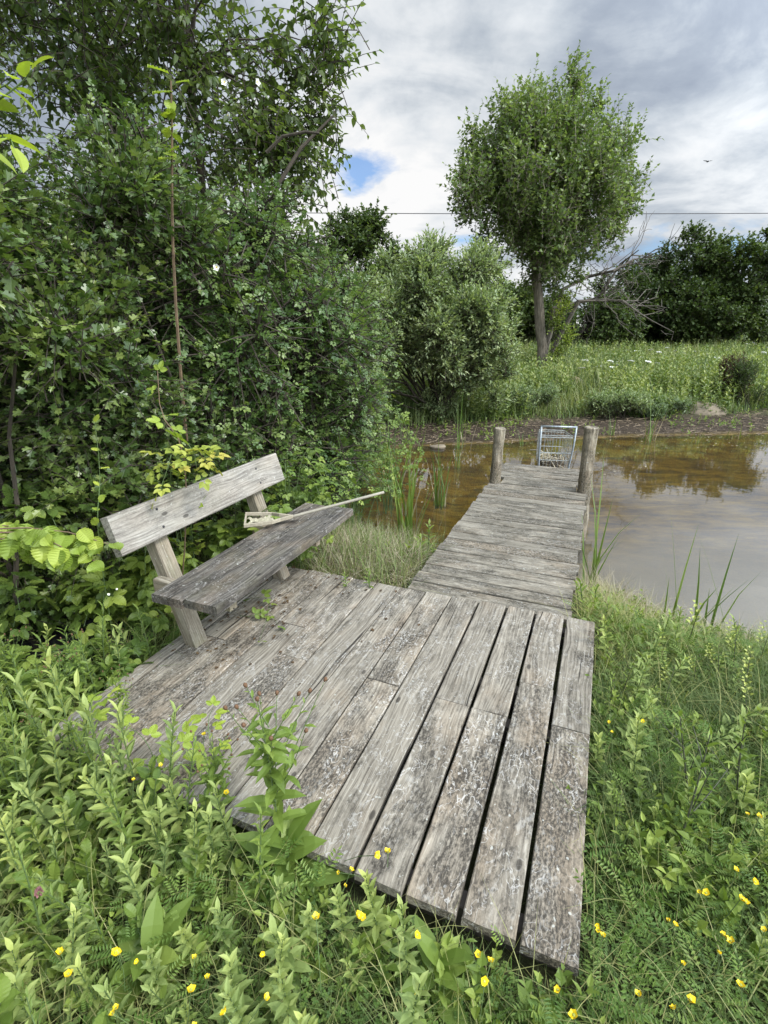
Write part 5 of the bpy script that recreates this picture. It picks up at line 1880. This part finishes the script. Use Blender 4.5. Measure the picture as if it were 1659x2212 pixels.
# small lime seedling left of the backrest
spray('lime_seedling', GB(1.75, -2.45, -.15), [[GB(1.75, -2.45, -.15), aty(212, 1150, 2.45), aty(215, 1060, 2.5), aty(203, 895, 2.6)]], 'thin seedling with small yellow-green leaves left of the backrest end', 'seedling', 'lime_leaf', [t_serrate(.40, 6)], 9, .052, 'green_stem', 832, r0=.003, tint=(.5, 1))
# ash seedling with feather leaf
spray('ash_sapling', GB(1.9, -2.7, -.15), [[GB(1.9, -2.7, -.15), aty(120, 1110, 2.7), aty(60, 1080, 2.7)]], 'dark feathered leaf of a young ash above the hazel branch', 'sapling', 'bramble_leaf', [VETCH], 8, .22, 'green_stem', 833, tint=(.0, .3))
# brown sapling stem in the hedge with lime top leaves
sb_ = np.array([*aty(393, 955, 3.65)[:2], -.15])
sap = spray('sapling', sb_, [[sb_, aty(388, 800, 3.65), aty(378, 560, 3.6), aty(368, 330, 3.55), aty(370, 180, 3.5)]], 'straight brown sapling stem with lime leaves at its top, in front of the hedge', 'sapling', 'lime_leaf', [t_serrate(.35, 6)], 3, .01, 'brown_stem', 834, r0=.013)
g = Geo()
r = np.random.default_rng(835)
for (px, py) in ((340, 385), (352, 375), (365, 330), (362, 300), (380, 345), (372, 260), (358, 255), (385, 270), (375, 200), (362, 215), (380, 180), (366, 160), (350, 390), (390, 310), (355, 330)):
    q = aty(px, py, 3.52)
    g.inst(t_serrate(.35, 6), q[None], frames(np.array([[r.normal(), -.5, r.normal() * .4]]), np.array([[0, -.4, 1.0]])), np.array([r.uniform(.07, .11)]), np.array([r.uniform(0, .8)]))
g.build('leaves', 'lime_leaf', sap, base=sb_)
# bramble shoots trailing over the front left of the deck
for i, (px, py, e, s_, lab) in enumerate(((470, 1660, ((455, 1600), (450, 1560), (460, 1530)), .10, 'yellow-green bramble shoot leaning on the near left part of the deck'), (330, 1660, ((325, 1620), (300, 1585), (270, 1570)), .09, 'small yellow bramble shoot over the near left corner of the deck'), (370, 1680, ((375, 1640), (382, 1600), (390, 1580)), .095, 'bramble shoot with three big leaves on the deck near its left corner'), (190, 1600, ((195, 1550), (210, 1520), (230, 1500)), .10, 'pale bramble shoot at the left corner of the deck'))):
    b0 = at(px, py, -.1)
    spray('bramble_shoot', b0, [[b0] + [at(ex, ey, .12 + .04 * k_) for k_, (ex, ey) in enumerate(e)]], lab, 'bramble', 'lime_leaf', [TRI], 6, s_, 'green_stem', 840 + i, tint=(.1, .9), r0=.0025)
# trailing bramble under the seat onto the planks
spray('bramble_runner', GB(2.3, -1.75, .02), [[GB(2.3, -2.0, -.05), at(545, 1330, .05), at(575, 1320, .03), at(600, 1350, .02)], [GB(2.5, -2.0, -.05), at(560, 1290, .06), at(580, 1300, .03), at(560, 1385, .015)]], 'thin bramble runner creeping from under the seat over the planks', 'bramble', 'bramble_leaf', [TRI], 6, .075, 'green_stem', 850, r0=.002, tint=(.3, 1))
# small weeds in the plank gaps near the jetty
WL = ('small weed sprouting from a plank gap at the far deck edge, left one', 'taller weed sprouting from the far deck edge beside the jetty', 'weed poking up at the left edge of the jetty')
wd = herb('gap_weed', .13, 14, .05, t_lance(.16, .04, .3), 'knapweed_leaf', 'green_stem', 860, WL[0], 'weed', None, tint=(.3, 1))
wd.location = tuple(at(750, 1275, -.03))
dup(wd, at(800, 1280, -.05), 1, 1.4, WL[1])
dup(wd, at(935, 1195, -.05), 2, .8, WL[2])
HLB = 'leafy stem beside the reeds left of the jetty'
for i, (px, py, s_) in enumerate(((905, 1225, 2.4), (870, 1235, 2.2), (925, 1190, 2.0), (840, 1225, 1.8))):
    c = at(px, py, -.3)
    dup(wd, c, i * 2.0, s_, HLB, 'leafy stems left of the jetty', (rr.normal() * .1, rr.normal() * .1))
for i, (px, py, s_) in enumerate(((1262, 1330, 1.9), (1285, 1330, 1.7), (1300, 1370, 1.7), (1250, 1315, 1.5), (1330, 1400, 1.4))):
    c = at(px, py, -.22)
    dup(wd, c, i * 2.0, s_, 'leafy stem at the corner where platform and jetty meet', 'leafy stems right of the jetty foot', (rr.normal() * .1, rr.normal() * .1))

# white dog-rose blooms and bramble blossoms
fw = empty('rose_flower', aty(468, 578, 3.75), 'white dog rose flower on the hedge above the bench', 'flower')
g = Geo()
for k_ in range(5):
    a = k_ * 1.257
    g.inst(t_ovate(.55, .1, -.1), np.zeros((1, 3)), frames(np.array([[cos(a), -.3, sin(a)]]), np.array([[.1, -1.0, .3]])), np.array([.026]), np.array([.5]))
g.build('petals', 'white_petal', fw)
g = Geo()
g.tubes(np.array([(0, .001, 0), (0, -.006, .002)]), .004, 6)
g.build('flower_centre', 'yellow_petal', fw)
for i, (px, py, Y, lab) in enumerate((((485), 178, 5.4, 'white dog rose flower high in the shrubs, left of the arching branch'), (555, 178, 5.4, 'white dog rose flower high in the shrubs, right of the arching branch'), (492, 250, 5.2, 'white dog rose flower at the centre of the upper shrubs'))):
    dup(fw, aty(px, py, Y), i, 1.3, lab)
bw = aty(235, 1283, 2.2)
dup(fw, bw, .3, .3, 'tiny white bramble blossom beside the black sheet, left of two')
dup(fw, aty(252, 1272, 2.22), .9, .24, 'tiny white bramble blossom beside the black sheet, right of two')

# arching dark branch in the hedge
g = Geo()
g.tubes(np.array([aty(570, 720, 6.0), aty(590, 470, 6.0), aty(600, 400, 6.0), aty(650, 320, 6.1), aty(720, 250, 6.2)]), np.array([.03, .026, .022, .018, .01]), 6)
g.tubes(np.array([aty(575, 330, 5.6), aty(610, 295, 5.6), aty(660, 285, 5.6), aty(690, 288, 5.6)]), np.array([.016, .015, .013, .01]), 6)
tag(g.build('bare_branch', 'dark_bark'), 'dark bare branches arching through the thin upper part of the hedge', 'branch')
